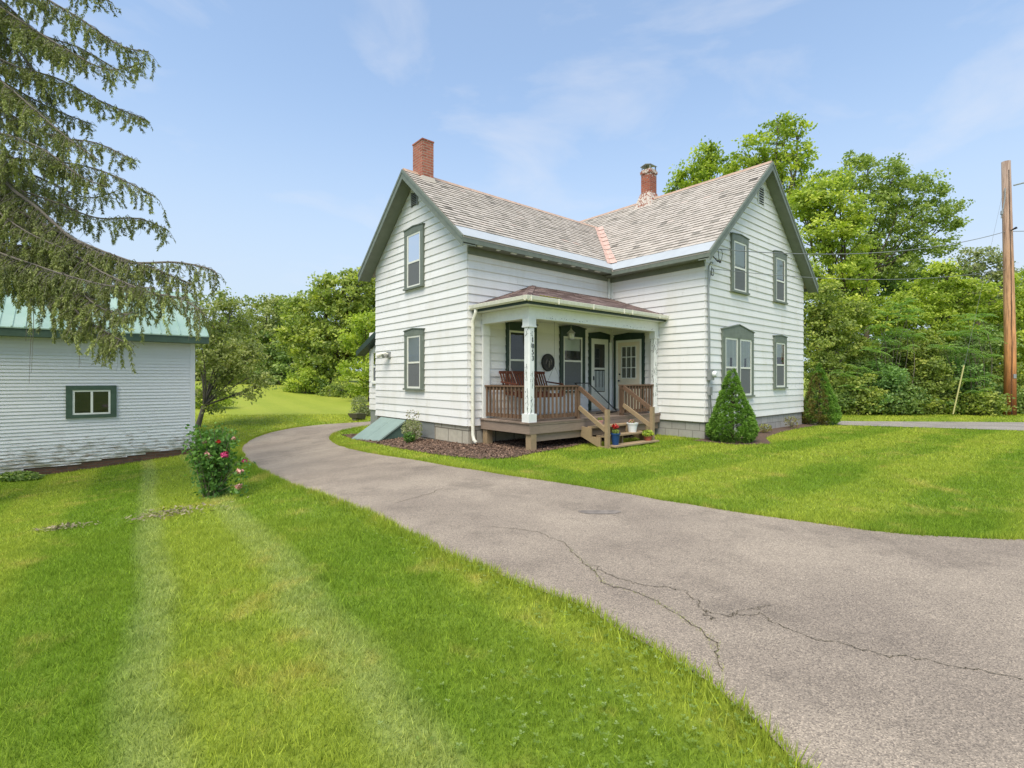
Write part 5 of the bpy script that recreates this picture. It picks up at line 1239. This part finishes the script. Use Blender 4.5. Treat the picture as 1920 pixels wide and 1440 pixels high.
# right, behind and beyond the house
tree('tree', 'yellow green tree rising behind the slate ridge next to the flaking chimney', 'tree', 1325, 33, [(1320, 290, 24, 0), (1300, 330, 36, 0), (1345, 325, 40, 0), (1325, 380, 60, 0), (1262, 352, 14, 0), (1330, 275, 12, 0)], 'yellow', .22, 2.4, .45, .2, GR)
tree('tree', 'tall open crowned tree with visible forked boughs above the right gable', 'tree', 1470, 30, [(1455, 250, 30, 0), (1490, 240, 24, 0), (1410, 285, 34, 0), (1470, 300, 36, 0), (1505, 290, 28, 0), (1440, 330, 46, 1), (1500, 350, 46, 0), (1465, 225, 14, 0), (1400, 330, 40, 1)], 'yellow', .20, 1.8, .42, .22, GR, 'greybark')
tree('maple_tree', 'bushy yellow green maple standing right against the gable of the house', 'tree', 1560, 25, [(1540, 370, 42, 0), (1575, 400, 40, 0), (1530, 440, 50, 0), (1580, 460, 40, 0), (1545, 520, 50, 0), (1510, 380, 40, .5), (1600, 420, 22, 0), (1560, 580, 46, 0), (1590, 340, 20, 1), (1600, 520, 22, 0), (1570, 350, 18, .5), (1615, 500, 24, .5), (1622, 550, 26, .5), (1610, 590, 30, .3)], 'yellow', .17, 2.7, .42, .2, GR)
tree('ash_tree', 'broad airy ash with several slender grey trunks, tallest of the trees right of the house', 'tree', 1625, 33, [(1600, 330, 34, 0), (1655, 335, 40, 0), (1690, 360, 40, 0), (1735, 355, 34, 0), (1640, 390, 44, 0), (1700, 410, 46, 0), (1760, 400, 34, 0), (1785, 420, 20, 0), (1650, 450, 36, 0), (1720, 465, 34, 0), (1625, 300, 16, 0), (1680, 305, 14, 0), (1770, 460, 22, 0), (1590, 300, 14, 0), (1800, 385, 12, 0), (1610, 450, 34, 0), (1640, 500, 30, .4), (1690, 500, 26, 0)], 'ash', .19, 2.0, .42, .15, GR, 'bark')
tree('tree', 'vine covered thicket tree directly behind the dwarf spruce at the house end', 'tree', 1550, 22.5, [(1535, 560, 36, 0), (1560, 610, 40, 0), (1530, 640, 42, 0), (1590, 650, 40, .3), (1545, 700, 46, 0), (1600, 580, 26, .4), (1520, 600, 30, .5)], 'mid', .13, 3.0, .30, .1, GR)
tree('box_elder', 'bright yellow green box elder mounded above the hedge bank left of the pole', 'tree', 1760, 25, [(1760, 520, 34, 0), (1720, 560, 40, 0), (1785, 560, 44, 0), (1700, 590, 34, -.3), (1820, 545, 34, 0), (1750, 610, 44, -.5), (1830, 600, 40, 0), (1660, 580, 26, 0), (1640, 600, 26, 0), (1770, 500, 16, 0), (1790, 640, 40, 0)], 'yellow', .15, 2.8, .36, .12, GR)
tree('tree', 'pale thin crowned tree behind the box elder near the pole', 'tree', 1835, 30, [(1830, 490, 34, 0), (1870, 500, 30, 0), (1800, 510, 26, 0), (1850, 540, 40, 0), (1900, 530, 34, 0), (1880, 575, 40, 0)], 'pale', .17, 1.7, .36, .14, GR)
tree('tree', 'yellow green tree at the right edge just past the pole', 'tree', 1940, 24, [(1930, 540, 34, 0), (1900, 580, 32, 0), (1960, 580, 50, 0), (1915, 640, 40, 0), (1960, 660, 50, 0), (1925, 710, 40, 0)], 'yellow', .15, 2.6, .36, .12, GR)
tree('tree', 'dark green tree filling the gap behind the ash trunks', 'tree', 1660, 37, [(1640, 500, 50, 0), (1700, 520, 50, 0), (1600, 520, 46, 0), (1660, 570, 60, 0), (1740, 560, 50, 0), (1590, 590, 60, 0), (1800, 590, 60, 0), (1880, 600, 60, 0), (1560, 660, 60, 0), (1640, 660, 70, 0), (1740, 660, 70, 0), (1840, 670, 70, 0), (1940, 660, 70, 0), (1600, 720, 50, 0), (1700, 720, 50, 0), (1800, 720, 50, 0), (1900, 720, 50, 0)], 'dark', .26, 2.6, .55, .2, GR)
shr = [(1620, 700, 34, 22.3, 'dark', 'dark leafy shrub above the low hedge behind the dwarf spruce'), (1672, 730, 34, 22.0, 'mid', 'green shrub in the middle of the hedge bank'), (1730, 720, 38, 22.4, 'dark', 'dark shrub left of the yellow guy guard'), (1770, 745, 32, 21.9, 'mid', 'low green shrub at the foot of the guy wire'), (1825, 735, 36, 22.3, 'dark', 'dark shrub between the guy wire and the pole'), (1862, 690, 34, 22.6, 'mid', 'tall green shrub close behind the pole'), (1590, 745, 30, 21.7, 'mid', 'light green shrub just right of the dwarf spruce'), (1640, 755, 24, 21.6, 'yellow', 'yellowish low shrub at the verge, second from the dwarf spruce'), (1705, 755, 24, 21.6, 'mid', 'small shrub at the verge below the bank of sumac'), (1880, 745, 30, 22.0, 'dark', 'dark low shrub at the foot of the pole'), (1930, 745, 36, 22.0, 'mid', 'green shrub at the right edge of the hedge'), (1700, 670, 40, 23.0, 'dark', 'dark shrub under the box elder, behind the tall sumac'), (1780, 675, 40, 23.2, 'dark', 'dark shrub under the box elder, behind the guy wire'), (1655, 655, 34, 23.2, 'dark', 'dark shrub behind the thicket tree'), (1845, 640, 34, 23.3, 'dark', 'dark shrub behind the right hand sumac')]
shr += [(1612, 725, 30, 21.2, 'mid', 'broad leafy shrub in front of the short sumac near the dwarf spruce'), (1655, 705, 30, 21.2, 'sumac', 'blue green leafy shrub below the tall sumac'), (1690, 735, 28, 21.0, 'dark', 'dark leafy shrub below the tall sumac at the verge'), (1742, 690, 32, 21.5, 'mid', 'rounded green shrub under the box elder, left of the guy wire'), (1800, 700, 30, 21.6, 'sumac', 'blue green leafy shrub just right of the guy wire'), (1838, 745, 26, 20.9, 'mid', 'green shrub at the verge left of the pole foot'), (1720, 640, 30, 22.2, 'mid', 'tall green shrub between the two tall sumacs'), (1560, 740, 26, 21.2, 'dark', 'dark low shrub behind the browned dwarf spruce')]
for px, py, r, Y, key, lb in shr:
    tree('shrub', lb, 'shrub', px, Y, [(px, py, r, 0), (px - r * .8, py + r * .5, r * .8, .2), (px + r * .8, py + r * .45, r * .8, -.1), (px, py + r * .8, r * .8, 0), (px - r * .5, 758, r * .75, 0), (px + r * .6, 756, r * .75, .1), (px, (py + 765) / 2, r * .9, .3)], key, .12, 2.6, .32, .05, GR)

def sumac(label, px, Y, heads):
    bx = (px - CX) / F_PX * Y; bz = tz(bx, Y); t = thing('sumac', label, 'shrub', (bx, Y, bz), 0, GR); o = Vector((bx, Y, bz))
    mb = MB(); V = []; T = []
    for hx, hy, dy in heads:
        c = at(hx, hy, Y + dy) - o; mb.tube(limb_path((random.uniform(-.2, .2), random.uniform(-.2, .2), -.1), c, .08), [.022, .02, .018, .016, .013, .009], 6, False)
        nf = 11; a0 = random.uniform(0, 6)
        for k in range(nf):
            a = a0 + k * 2.4; Lf = random.uniform(.40, .60); el = random.uniform(.3, 1.25); d = Vector((math.cos(a), math.sin(a), 0)); tn = random.gauss(.5, .15)
            for j in range(9):
                s = (j + 1) / 9; p = c + d * (Lf * s) + Vector((0, 0, Lf * (el * s - .75 * s * s))); side = Vector((-d.y, d.x, 0))
                for sg in (-1, 1):
                    q = p + side * sg * .075 * (1 - .4 * abs(s - .5)) + d * .02; tip = p + side * sg * .16 * (1.1 - abs(s - .5)) + d * .06 + Vector((0, 0, -.045)); wv = d * .022
                    V += [p, q + wv, tip, q - wv]; T.append(min(1, max(0, tn + random.gauss(0, .1))))
    mb.build('stem', M['twig'], t, smooth=True); np_mesh('foliage', np.array([tuple(p) for p in V]), 4, T, FO['sumac'], t)
sumac('tall blue green sumac with spreading fronds in the middle of the bank', 1680, 21.5, [(1665, 590, 0), (1690, 572, .2), (1700, 600, -.2), (1650, 612, -.3), (1680, 625, -.4), (1705, 585, .4), (1660, 640, -.4), (1640, 660, -.5), (1690, 655, -.5), (1710, 630, -.4)])
sumac('blue green sumac with spreading fronds just left of the pole', 1825, 21.3, [(1815, 600, 0), (1840, 595, .2), (1830, 620, -.3), (1805, 630, -.2), (1850, 640, 0), (1770, 655, -.3), (1815, 660, -.4), (1850, 670, -.4), (1790, 630, 0)])
sumac('short sumac with fronds low behind the guy guard', 1830, 21.0, [(1820, 715, -.2), (1845, 705, 0), (1835, 735, -.3), (1800, 660, .2)])
sumac('short sumac low in the hedge near the dwarf spruce', 1610, 21.1, [(1585, 705, 0), (1610, 690, .2), (1600, 730, -.2), (1640, 700, 0)])

# ------------------------------------------------------------------ the big spruce whose boughs hang in from the left
SX, SY = -10.6, 8.9; sz = tz(SX, SY)
spr = thing('spruce_tree', 'large drooping spruce whose boughs hang in front of the barn', 'tree', (SX, SY, sz)); so = Vector((SX, SY, sz))
mb = MB(); mb.tube([(0, 0, -.4), (0, 0, 0.2), (0, 0, 4), (0.05, 0, 9), (0, 0, 14)], [.50, .40, .32, .22, .06], 14); mb.build('trunk', M['bark'], spr, smooth=True)
NV, NT = [], []; wood_mb = MB()
def needles(a, b, n, L, w, base_tone):
    """needle cards round a twig from a to b"""
    a, b = np.array(a), np.array(b); t = rng.uniform(0, 1, n); p = a + (b - a) * t[:, None]
    ax = (b - a) / (np.linalg.norm(b - a) + 1e-9); r = rng.normal(size=(n, 3)); r -= ax * (r @ ax)[:, None]; r /= np.linalg.norm(r, axis=1)[:, None]
    d = r * 0.62 + ax * 0.78; s = np.cross(d, rng.normal(size=(n, 3))); s /= np.linalg.norm(s, axis=1)[:, None] + 1e-9
    Ls = L * rng.uniform(.7, 1.2, n)[:, None]; q = p + d * Ls
    NV.append(np.stack([p - s * w * .4, p + d * Ls * .4 - s * w, q, p + d * Ls * .4 + s * w], 1).reshape(-1, 3)); NT.append(np.clip(base_tone + rng.normal(0, .13, n), 0, 1))
def bough(path, thick, reach, dens=1.0, droop=1.0, hang=1.0):
    """path: world points from the trunk outwards"""
    pts = [Vector(p) - so for p in path]
    # smooth
    fine = []
    for i in range(len(pts) - 1):
        for k in range(8):
            t = k / 8; p0 = pts[max(i - 1, 0)]; p1 = pts[i]; p2 = pts[i + 1]; p3 = pts[min(i + 2, len(pts) - 1)]
            fine.append(0.5 * ((2 * p1) + (p2 - p0) * t + (2 * p0 - 5 * p1 + 4 * p2 - p3) * t * t + (3 * p1 - p0 - 3 * p2 + p3) * t ** 3))
    fine.append(pts[-1]); L = sum((b - a).length for a, b in zip(fine[:-1], fine[1:]))
    wood_mb.tube(fine, list(np.linspace(thick, .008, len(fine))), 6, False)
    step = 0.10 / dens; acc = 0; s = 0
    for a, b in zip(fine[:-1], fine[1:]):
        d = b - a; seg = d.length
        if seg < 1e-5: continue
        d /= seg; pos = 0
        while acc < seg:
            p = a + d * acc; f = (s + acc) / L
            if f > 0.10:
                for sg in (-1, 1):
                    side = Vector((-d.y, d.x, 0)); side = (side.normalized() if side.length > 1e-3 else Vector((1, 0, 0))) * sg
                    ln_ = reach * (1.05 - 0.75 * f) * random.uniform(.45, 1.15)
                    e = p + (side * random.uniform(.5, .95) + d * random.uniform(.25, .75)) * ln_ + Vector((0, 0, -0.42 * droop * ln_ + random.uniform(-.10, .08)))
                    m_ = p.lerp(e, .5) + Vector((0, 0, .05)); wood_mb.tube([p, m_, e], [.006, .004, .002], 4, False)
                    tn = random.gauss(.5, .14)
                    needles(p, e, int(14 + 60 * ln_), .045, .0055, tn)
                    nh = max(1, int(ln_ * 6.6 * dens))
                    if random.random() < .25: nh = 0
                    elif random.random() < .3: nh = int(nh * 1.8)
                    for _ in range(nh):
                        q0 = p.lerp(e, random.uniform(.1, 1)) ; hl = (.08 + .40 * random.random() ** 1.6) * hang * (1.1 - .5 * f)
                        q1 = q0 + Vector((random.gauss(0, .035), random.gauss(0, .035), -hl * .55)); q2 = q1 + Vector((random.gauss(0, .04), random.gauss(0, .04), -hl * .45))
                        wood_mb.tube([q0, q1, q2], [.0028, .002, .0014], 3, False)
                        bare = random.random() < .16; tn2 = tn + random.gauss(0, .12)
                        if not bare:
                            needles(q0, q1, int(8 + 110 * hl), .056, .0068, tn2); needles(q1, q2, int(8 + 110 * hl), .056, .0068, tn2)
            acc += step * random.uniform(.7, 1.3)
        s += seg; acc -= seg
    # hanging tip
    tip = fine[-1]; needles(fine[-4], tip, 60, .034, .004, .5)
def wp(px, py, Y): return at(px, py, Y)
B = [ # pixel course of each bough (given a distance in metres)
 [((-80, -120), 8.9), ((60, -20), 8.6), ((150, 35), 8.4), ((225, 85), 8.2), ((278, 97), 8.1)],
 [((-80, -40), 8.9), ((40, 40), 8.6), ((120, 90), 8.3), ((200, 130), 8.2), ((270, 118), 8.1)],
 [((-90, 60), 9.2), ((20, 120), 9.0), ((110, 148), 8.9), ((190, 190), 8.7), ((276, 226), 8.5)],
 [((-90, 150), 9.1), ((20, 215), 8.9), ((100, 255), 8.6), ((180, 268), 8.4), ((250, 300), 8.3)],
 [((-90, 200), 8.8), ((10, 290), 8.4), ((90, 300), 8.2), ((190, 320), 8.1), ((290, 368), 8.0)],
 [((-90, 190), 9.0), ((0, 330), 8.7), ((70, 390), 8.4), ((140, 450), 8.2), ((230, 490), 8.0), ((330, 492), 7.9), ((395, 505), 7.8), ((408, 520), 7.8)],
 [((-90, 290), 9.0), ((0, 372), 8.8), ((90, 425), 8.4), ((190, 470), 8.1), ((290, 505), 7.9), ((365, 535), 7.8)],
 [((-90, 330), 9.2), ((20, 352), 9.1), ((100, 378), 9.0), ((180, 408), 8.8), ((260, 410), 8.6), ((315, 432), 8.5)],
 [((-90, 430), 8.6), ((-10, 470), 8.2), ((60, 495), 7.9), ((120, 515), 7.6), ((200, 535), 7.4), ((285, 540), 7.3)],
 [((-90, 440), 8.7), ((0, 478), 8.5), ((80, 500), 8.1), ((140, 540), 7.7), ((190, 578), 7.4), ((240, 590), 7.2)],
 [((-90, 380), 9.4), ((-10, 440), 9.2), ((40, 480), 9.0), ((90, 530), 8.8)],
 [((-90, 20), 9.3), ((0, 60), 9.4), ((60, 130), 9.3), ((100, 200), 9.2)],
 [((-90, -200), 9.0), ((40, -90), 8.8), ((120, -40), 8.7), ((210, 5), 8.6)],
 [((-90, 260), 9.6), ((0, 300), 9.8), ((90, 340), 9.7), ((160, 370), 9.6), ((215, 360), 9.5)],
 [((-90, 100), 9.8), ((0, 150), 10.0), ((90, 200), 9.9), ((170, 232), 9.8)],
 [((-90, 120), 10.3), ((10, 180), 10.2), ((80, 225), 10.1), ((120, 250), 10.1)],
 [((-90, 0), 10.2), ((0, 40), 10.2), ((70, 70), 10.1), ((140, 105), 10.0)],
 [((-90, 250), 10.4), ((0, 300), 10.3), ((90, 360), 10.2), ((140, 400), 10.1)],
 [((-90, 330), 10.0), ((0, 390), 9.9), ((60, 430), 9.8), ((120, 480), 9.6)],
 [((60, 480), 8.3), ((110, 540), 7.9), ((150, 590), 7.6), ((195, 620), 7.4), ((240, 645), 7.2)],
 [((100, 470), 8.2), ((200, 515), 7.8), ((280, 548), 7.5), ((340, 560), 7.4), ((385, 590), 7.3)],
 [((-90, 80), 8.7), ((0, 150), 8.5), ((70, 210), 8.3), ((130, 262), 8.1), ((185, 300), 8.0)],
 [((-90, -60), 9.3), ((0, 0), 9.2), ((70, 60), 9.1), ((150, 90), 9.0), ((215, 128), 8.9)],
 [((-90, 320), 8.5), ((0, 400), 8.2), ((60, 440), 8.0), ((130, 470), 7.9)],
 [((-90, 240), 8.4), ((0, 250), 8.2), ((80, 280), 8.0), ((150, 330), 7.9), ((200, 350), 7.9)],
]
for i, b in enumerate(B):
    first = Vector((SX, SY, at(b[0][0][0], b[0][0][1], SY).z + .25))
    bough([first] + [wp(p[0], p[1], Y) for p, Y in b], (.036 if i in (5, 6) else .022), .60 if i not in (5, 6, 9, 19) else .68, 1.55 if i in (6, 9, 19, 20) else 1.2, 1.0, 1.6 if i in (6, 9, 19, 20) else 1.1 if i != 5 else 1.4)
# boughs on the far and near sides, outside the picture, so that the tree is whole
for k in range(26):
    a = random.uniform(2.4, 4.4); z = random.uniform(2.6, 12.5); rl = (14 - z) * .30 + .4; p0 = Vector((SX, SY, sz + z))
    d = Vector((math.cos(a), math.sin(a), 0)); bough([p0, p0 + d * rl * .4 + Vector((0, 0, -.15)), p0 + d * rl * .8 + Vector((0, 0, -.55)), p0 + d * rl + Vector((0, 0, -.6))], .035, .5, .5)
# long bare hanging strands
for px, y0_, y1_, Y in ((57, 590, 720, 7.9), (52, 590, 640, 7.9), (62, 600, 700, 7.9), (150, 610, 690, 7.6), (205, 600, 670, 7.5)):
    a = at(px, y0_ - 60, Y) - so; b_ = at(px + random.uniform(-4, 4), y1_, Y) - so; wood_mb.tube([a, a.lerp(b_, .4) + Vector((.02, 0, 0)), b_], [.005, .004, .002], 4, False)
wood_mb.build('branches', M['greybark'], spr, recalc=False)
np_mesh('foliage', np.concatenate(NV), 4, np.concatenate(NT), FO['spruce'], spr)

# ------------------------------------------------------------------ garden plants
def dwarf_spruce(label, u, v, r, h, key, key2=None):
    x, y = h2w(u, v); t = thing('dwarf_spruce', label, 'shrub', (x, y, tz(x, y)), 0, None)
    n = 34000; s = rng.uniform(0, 1, n) ** 1.35 if False else 1 - np.sqrt(rng.uniform(0, 1, n)) * .999
    a = rng.uniform(0, 2 * np.pi, n)
    lump = 1 + .11 * np.sin(a * 5 + s * 17) * np.cos(s * 23 + a * 3) + .09 * np.sin(a * 13 - s * 31) * np.sin(s * 47 + a * 7)
    pr_ = np.interp(s, [0, .06, .14, .3, .6, .85, 1], [.72, .93, 1, .82, .46, .19, .02])
    rad = r * pr_ * lump * rng.uniform(.80, 1.03, n); p = np.stack([rad * np.cos(a), rad * np.sin(a), s * h + .03 + rng.normal(0, .012, n)], 1)
    out = np.stack([np.cos(a), np.sin(a), np.full(n, .55)], 1)
    d = out + rng.normal(0, .45, (n, 3)); d /= np.linalg.norm(d, axis=1)[:, None]; sd_ = np.cross(d, rng.normal(size=(n, 3))); sd_ /= np.linalg.norm(sd_, axis=1)[:, None]
    nt_ = 950; st_ = 1 - np.sqrt(rng.uniform(0, 1, nt_)) * .999; at_ = rng.uniform(0, 2 * np.pi, nt_)
    rt_ = r * np.interp(st_, [0, .06, .14, .3, .6, .85, 1], [.72, .93, 1, .82, .46, .19, .02]) * rng.uniform(.87, .98, nt_) * (1 + .05 * np.sin(at_ * 3 + st_ * 8))
    tc = np.stack([rt_ * np.cos(at_), rt_ * np.sin(at_), st_ * h + .04], 1); k_ = rng.integers(0, nt_, n); s, a = st_[k_], at_[k_]
    on = np.stack([np.cos(a), np.sin(a), np.full(n, .45)], 1); d = on + rng.normal(0, .75, (n, 3)); d /= np.linalg.norm(d, axis=1)[:, None]
    p = tc[k_] + d * rng.uniform(0, .048, n)[:, None] * np.interp(s, [0, .7, 1], [1.15, .8, .35])[:, None]; p[:, 2] = np.abs(p[:, 2])
    sd_ = np.cross(d, rng.normal(size=(n, 3))); sd_ /= np.linalg.norm(sd_, axis=1)[:, None]
    L = rng.uniform(.035, .075, n)[:, None]; w = .010
    V = np.stack([p - sd_ * w * .5, p + d * L * .5 - sd_ * w, p + d * L, p + d * L * .5 + sd_ * w], 1)
    T = np.clip(rng.normal(.5, .16, nt_)[k_] + rng.normal(0, .12, n), 0, 1)
    mb = MB(); mb.tube([(0, 0, -.1), (0, 0, .4), (0, 0, h * .8)], [.06, .05, .015], 8)
    for k in range(40):
        aa = random.uniform(0, 6.28); ss = random.uniform(.03, .8); rr = r * np.interp(ss, [0, .14, .3, .6, 1], [.7, .9, .7, .4, .02]); mb.tube([(0, 0, max(.02, ss * h - .1)), (rr * math.cos(aa), rr * math.sin(aa), ss * h)], [.012, .004], 4, False)
    mb.build('trunk', M['bark'], t)
    mk = np.zeros(n, bool)
    if key2: mk = (np.cos(a - math.atan2(-C0[1] - 0, -x) + .9) > -.05) & (s < .82) & (np.sin(a * 6 + s * 14) + rng.normal(0, .7, n) > -.5)
    np_mesh('foliage', V[~mk].reshape(-1, 3), 4, T[~mk], FO[key], t)
    if key2: o = np_mesh('foliage', V[mk].reshape(-1, 3), 4, T[mk], FO[key2], t); o['label'] = 'browned needles on the side facing the drive'
    # dense core so that no daylight shows through
    return t
dwarf_spruce('bright green conical dwarf spruce at the near corner of the gable wall', 5.62, -3.84, .60, 1.88, 'dwarf')
dwarf_spruce('conical dwarf spruce with browned needles at the far end of the gable wall', 12.80, -3.55, .64, 2.15, 'dwarf', 'brown')

rx, ry = hit(400, 932); rz_ = tz(rx, ry)
rose = thing('rose_bush', 'upright rose bush with pink blooms on the lawn beside the driveway', 'shrub', (rx, ry, rz_))
mb = MB(); RP = []; RO = []
for k in range(60):
    a = random.uniform(0, 6.28); r0 = random.uniform(0, .14); hh = random.uniform(.55, 1.12); lean = random.uniform(.03, .27)
    p0 = Vector((r0 * math.cos(a), r0 * math.sin(a), -.03)); p2 = p0 + Vector((math.cos(a) * lean, math.sin(a) * lean, hh)); p1 = p0.lerp(p2, .55) + Vector((0, 0, .10))
    mb.tube([p0, p1, p2], [.007, .006, .003], 4, False)
    for q in range(75):
        t = random.uniform(.06, 1.04); p = p0.lerp(p1, t * 2) if t < .5 else p1.lerp(p2, t * 2 - 1); RP.append(tuple(p + Vector((random.gauss(0, .055), random.gauss(0, .055), random.gauss(0, .04))))); RO.append((math.cos(a), math.sin(a), .3))
mb.build('stems', M['twig'], rose)
RP, RO = np.array(RP), np.array(RO); RP[:, 2] = np.abs(RP[:, 2]) + .01
np_mesh('foliage', leaf_quads(RP, RO, .062, .040, .4), 4, np.clip(rng.normal(.5, .2, len(RP)), 0, 1), FO['rose'], rose)
for px, py, mt_, s in ((422, 852, 'pink', .055), (410, 828, 'red', .032), (391, 850, 'palepink', .045), (393, 856, 'palepink', .035), (438, 822, 'palepink', .03), (458, 864, 'pink', .035), (450, 884, 'palepink', .05), (448, 912, 'palepink', .05), (384, 829, 'palepink', .03)):
    c = np.array(at(px, py, ry - .22)) - np.array((rx, ry, rz_)); mb_ = MB(); mb_.tube([(0.02, -.02, .05), tuple(c * np.array([.75, .75, .9]) + np.array([0, 0, .03])), tuple(c)], [.005, .004, .003], 4, False); mb_.build('stem', M['twig'], rose); lv = c + rng.normal(0, .06, (40, 3)) * (1, 1, .8) - (0, 0, .05); np_mesh('foliage', leaf_quads(lv, np.tile((0, 0, .5), (40, 1)), .06, .04, .4), 4, np.clip(rng.normal(.5, .2, 40), 0, 1), FO['rose'], rose)
    n = 42; V = leaf_cloud(c, (s, s, s * .8), n, s * .9, s * .8, .2); np_mesh('bloom', V, 4, rng.uniform(0, 1, n), M[mt_], rose)

def bush(name, label, u, v, r, h, n, L, key, stems=10, extra=None, cat='shrub'):
    x, y = h2w(u, v); t = thing(name, label, cat, (x, y, tz(x, y)))
    mb = MB()
    for k in range(stems): a = random.uniform(0, 6.28); q = random.uniform(.3, .9); mb.tube([(0, 0, -.05), (r * .4 * q * math.cos(a), r * .4 * q * math.sin(a), h * .5), (r * q * math.cos(a), r * q * math.sin(a), h * random.uniform(.6, 1.05))], [.008, .006, .002], 4, False)
    mb.build('stems', M['twig'], t)
    V = leaf_cloud((0, 0, h * .52), (r, r, h * .50), n, L, L * .6); np_mesh('foliage', V, 4, np.clip(rng.normal(.5, .22, n), 0, 1), FO[key], t)
    if extra: e = leaf_cloud(*extra[:5]); np_mesh('sprigs', e, 4, rng.uniform(0, 1, extra[2]), FO[extra[5]], t)
    return t
bush('shrub', 'pale twiggy shrub against the foundation between bulkhead and porch', -.42, 1.95, .30, .62, 900, .055, 'pale', 16, ((0, 0, .72), (.20, .20, .16), 90, .045, .03, 'brown'))
bush('shrub', 'small dark leafy plant at the foot of the pale twiggy shrub', -.62, 1.75, .16, .30, 420, .055, 'rose', 8)
bush('flower_plant', 'low reddish plant between the two dwarf spruces', 8.3, -3.55, .22, .28, 260, .05, 'brown', 8, ((0, 0, .2), (.2, .15, .1), 60, .04, .03, 'yellow'), 'plant')
bush('flower_plant', 'low green plant against the foundation blocks near the brighter dwarf spruce', 7.0, -3.6, .28, .22, 260, .06, 'dwarf', 8, None, 'plant')
bush('flower_plant', 'thin brown stemmed plant near the browned dwarf spruce', 10.4, -3.5, .26, .42, 240, .05, 'brown', 12, None, 'plant')
def w2h(x, y): q = np.array((x, y)) - C0; return float(q @ D2), float(q @ D1)
lx_, ly_ = hit(672, 782); bush('shrub', 'leafy shrub growing just behind the wooden planter tub', *w2h(lx_ - .1, ly_ + .5), .42, .95, 900, .08, 'pale', 10)
px_, py_ = hit(671, 788); pn = thing('planter', 'weathered wooden planter tub tilted beside the rear ell', 'planter', (px_, py_, tz(px_, py_)), YAW + .5); pn.scale = (.75, .75, .75)
mb = MB(); mb.hexa([(-.38, -.22, .16), (.34, -.22, .02), (.34, .22, .02), (-.38, .22, .16), (-.52, -.3, .42), (.42, -.3, .36), (.42, .3, .36), (-.52, .3, .42)]); mb.build('tub', M['greybark'], pn)
mb = MB(); mb.beam((-.3, 0, 0), (-.3, 0, .2), .3, .05); mb.build('leg', M['greybark'], pn)
# weeds at the foot of the barn
for u, lb in ((-3.7, 'dark weeds growing at the foot of the barn wall by the left edge'),):
    p = BARN_C + D2 * u - D1 * .35; t = thing('weeds', lb, 'plant', (p[0], p[1], tz(*p)))
    V = leaf_cloud((0, 0, .10), (.55, .22, .13), 900, .09, .05); np_mesh('foliage', V, 4, np.clip(rng.normal(.5, .2, 900), 0, 1), FO['dark'], t)
    mb = MB(); mb.tube([(0, 0, -.05), (.05, 0, .2)], [.01, .004], 4); mb.build('stem', M['twig'], t)
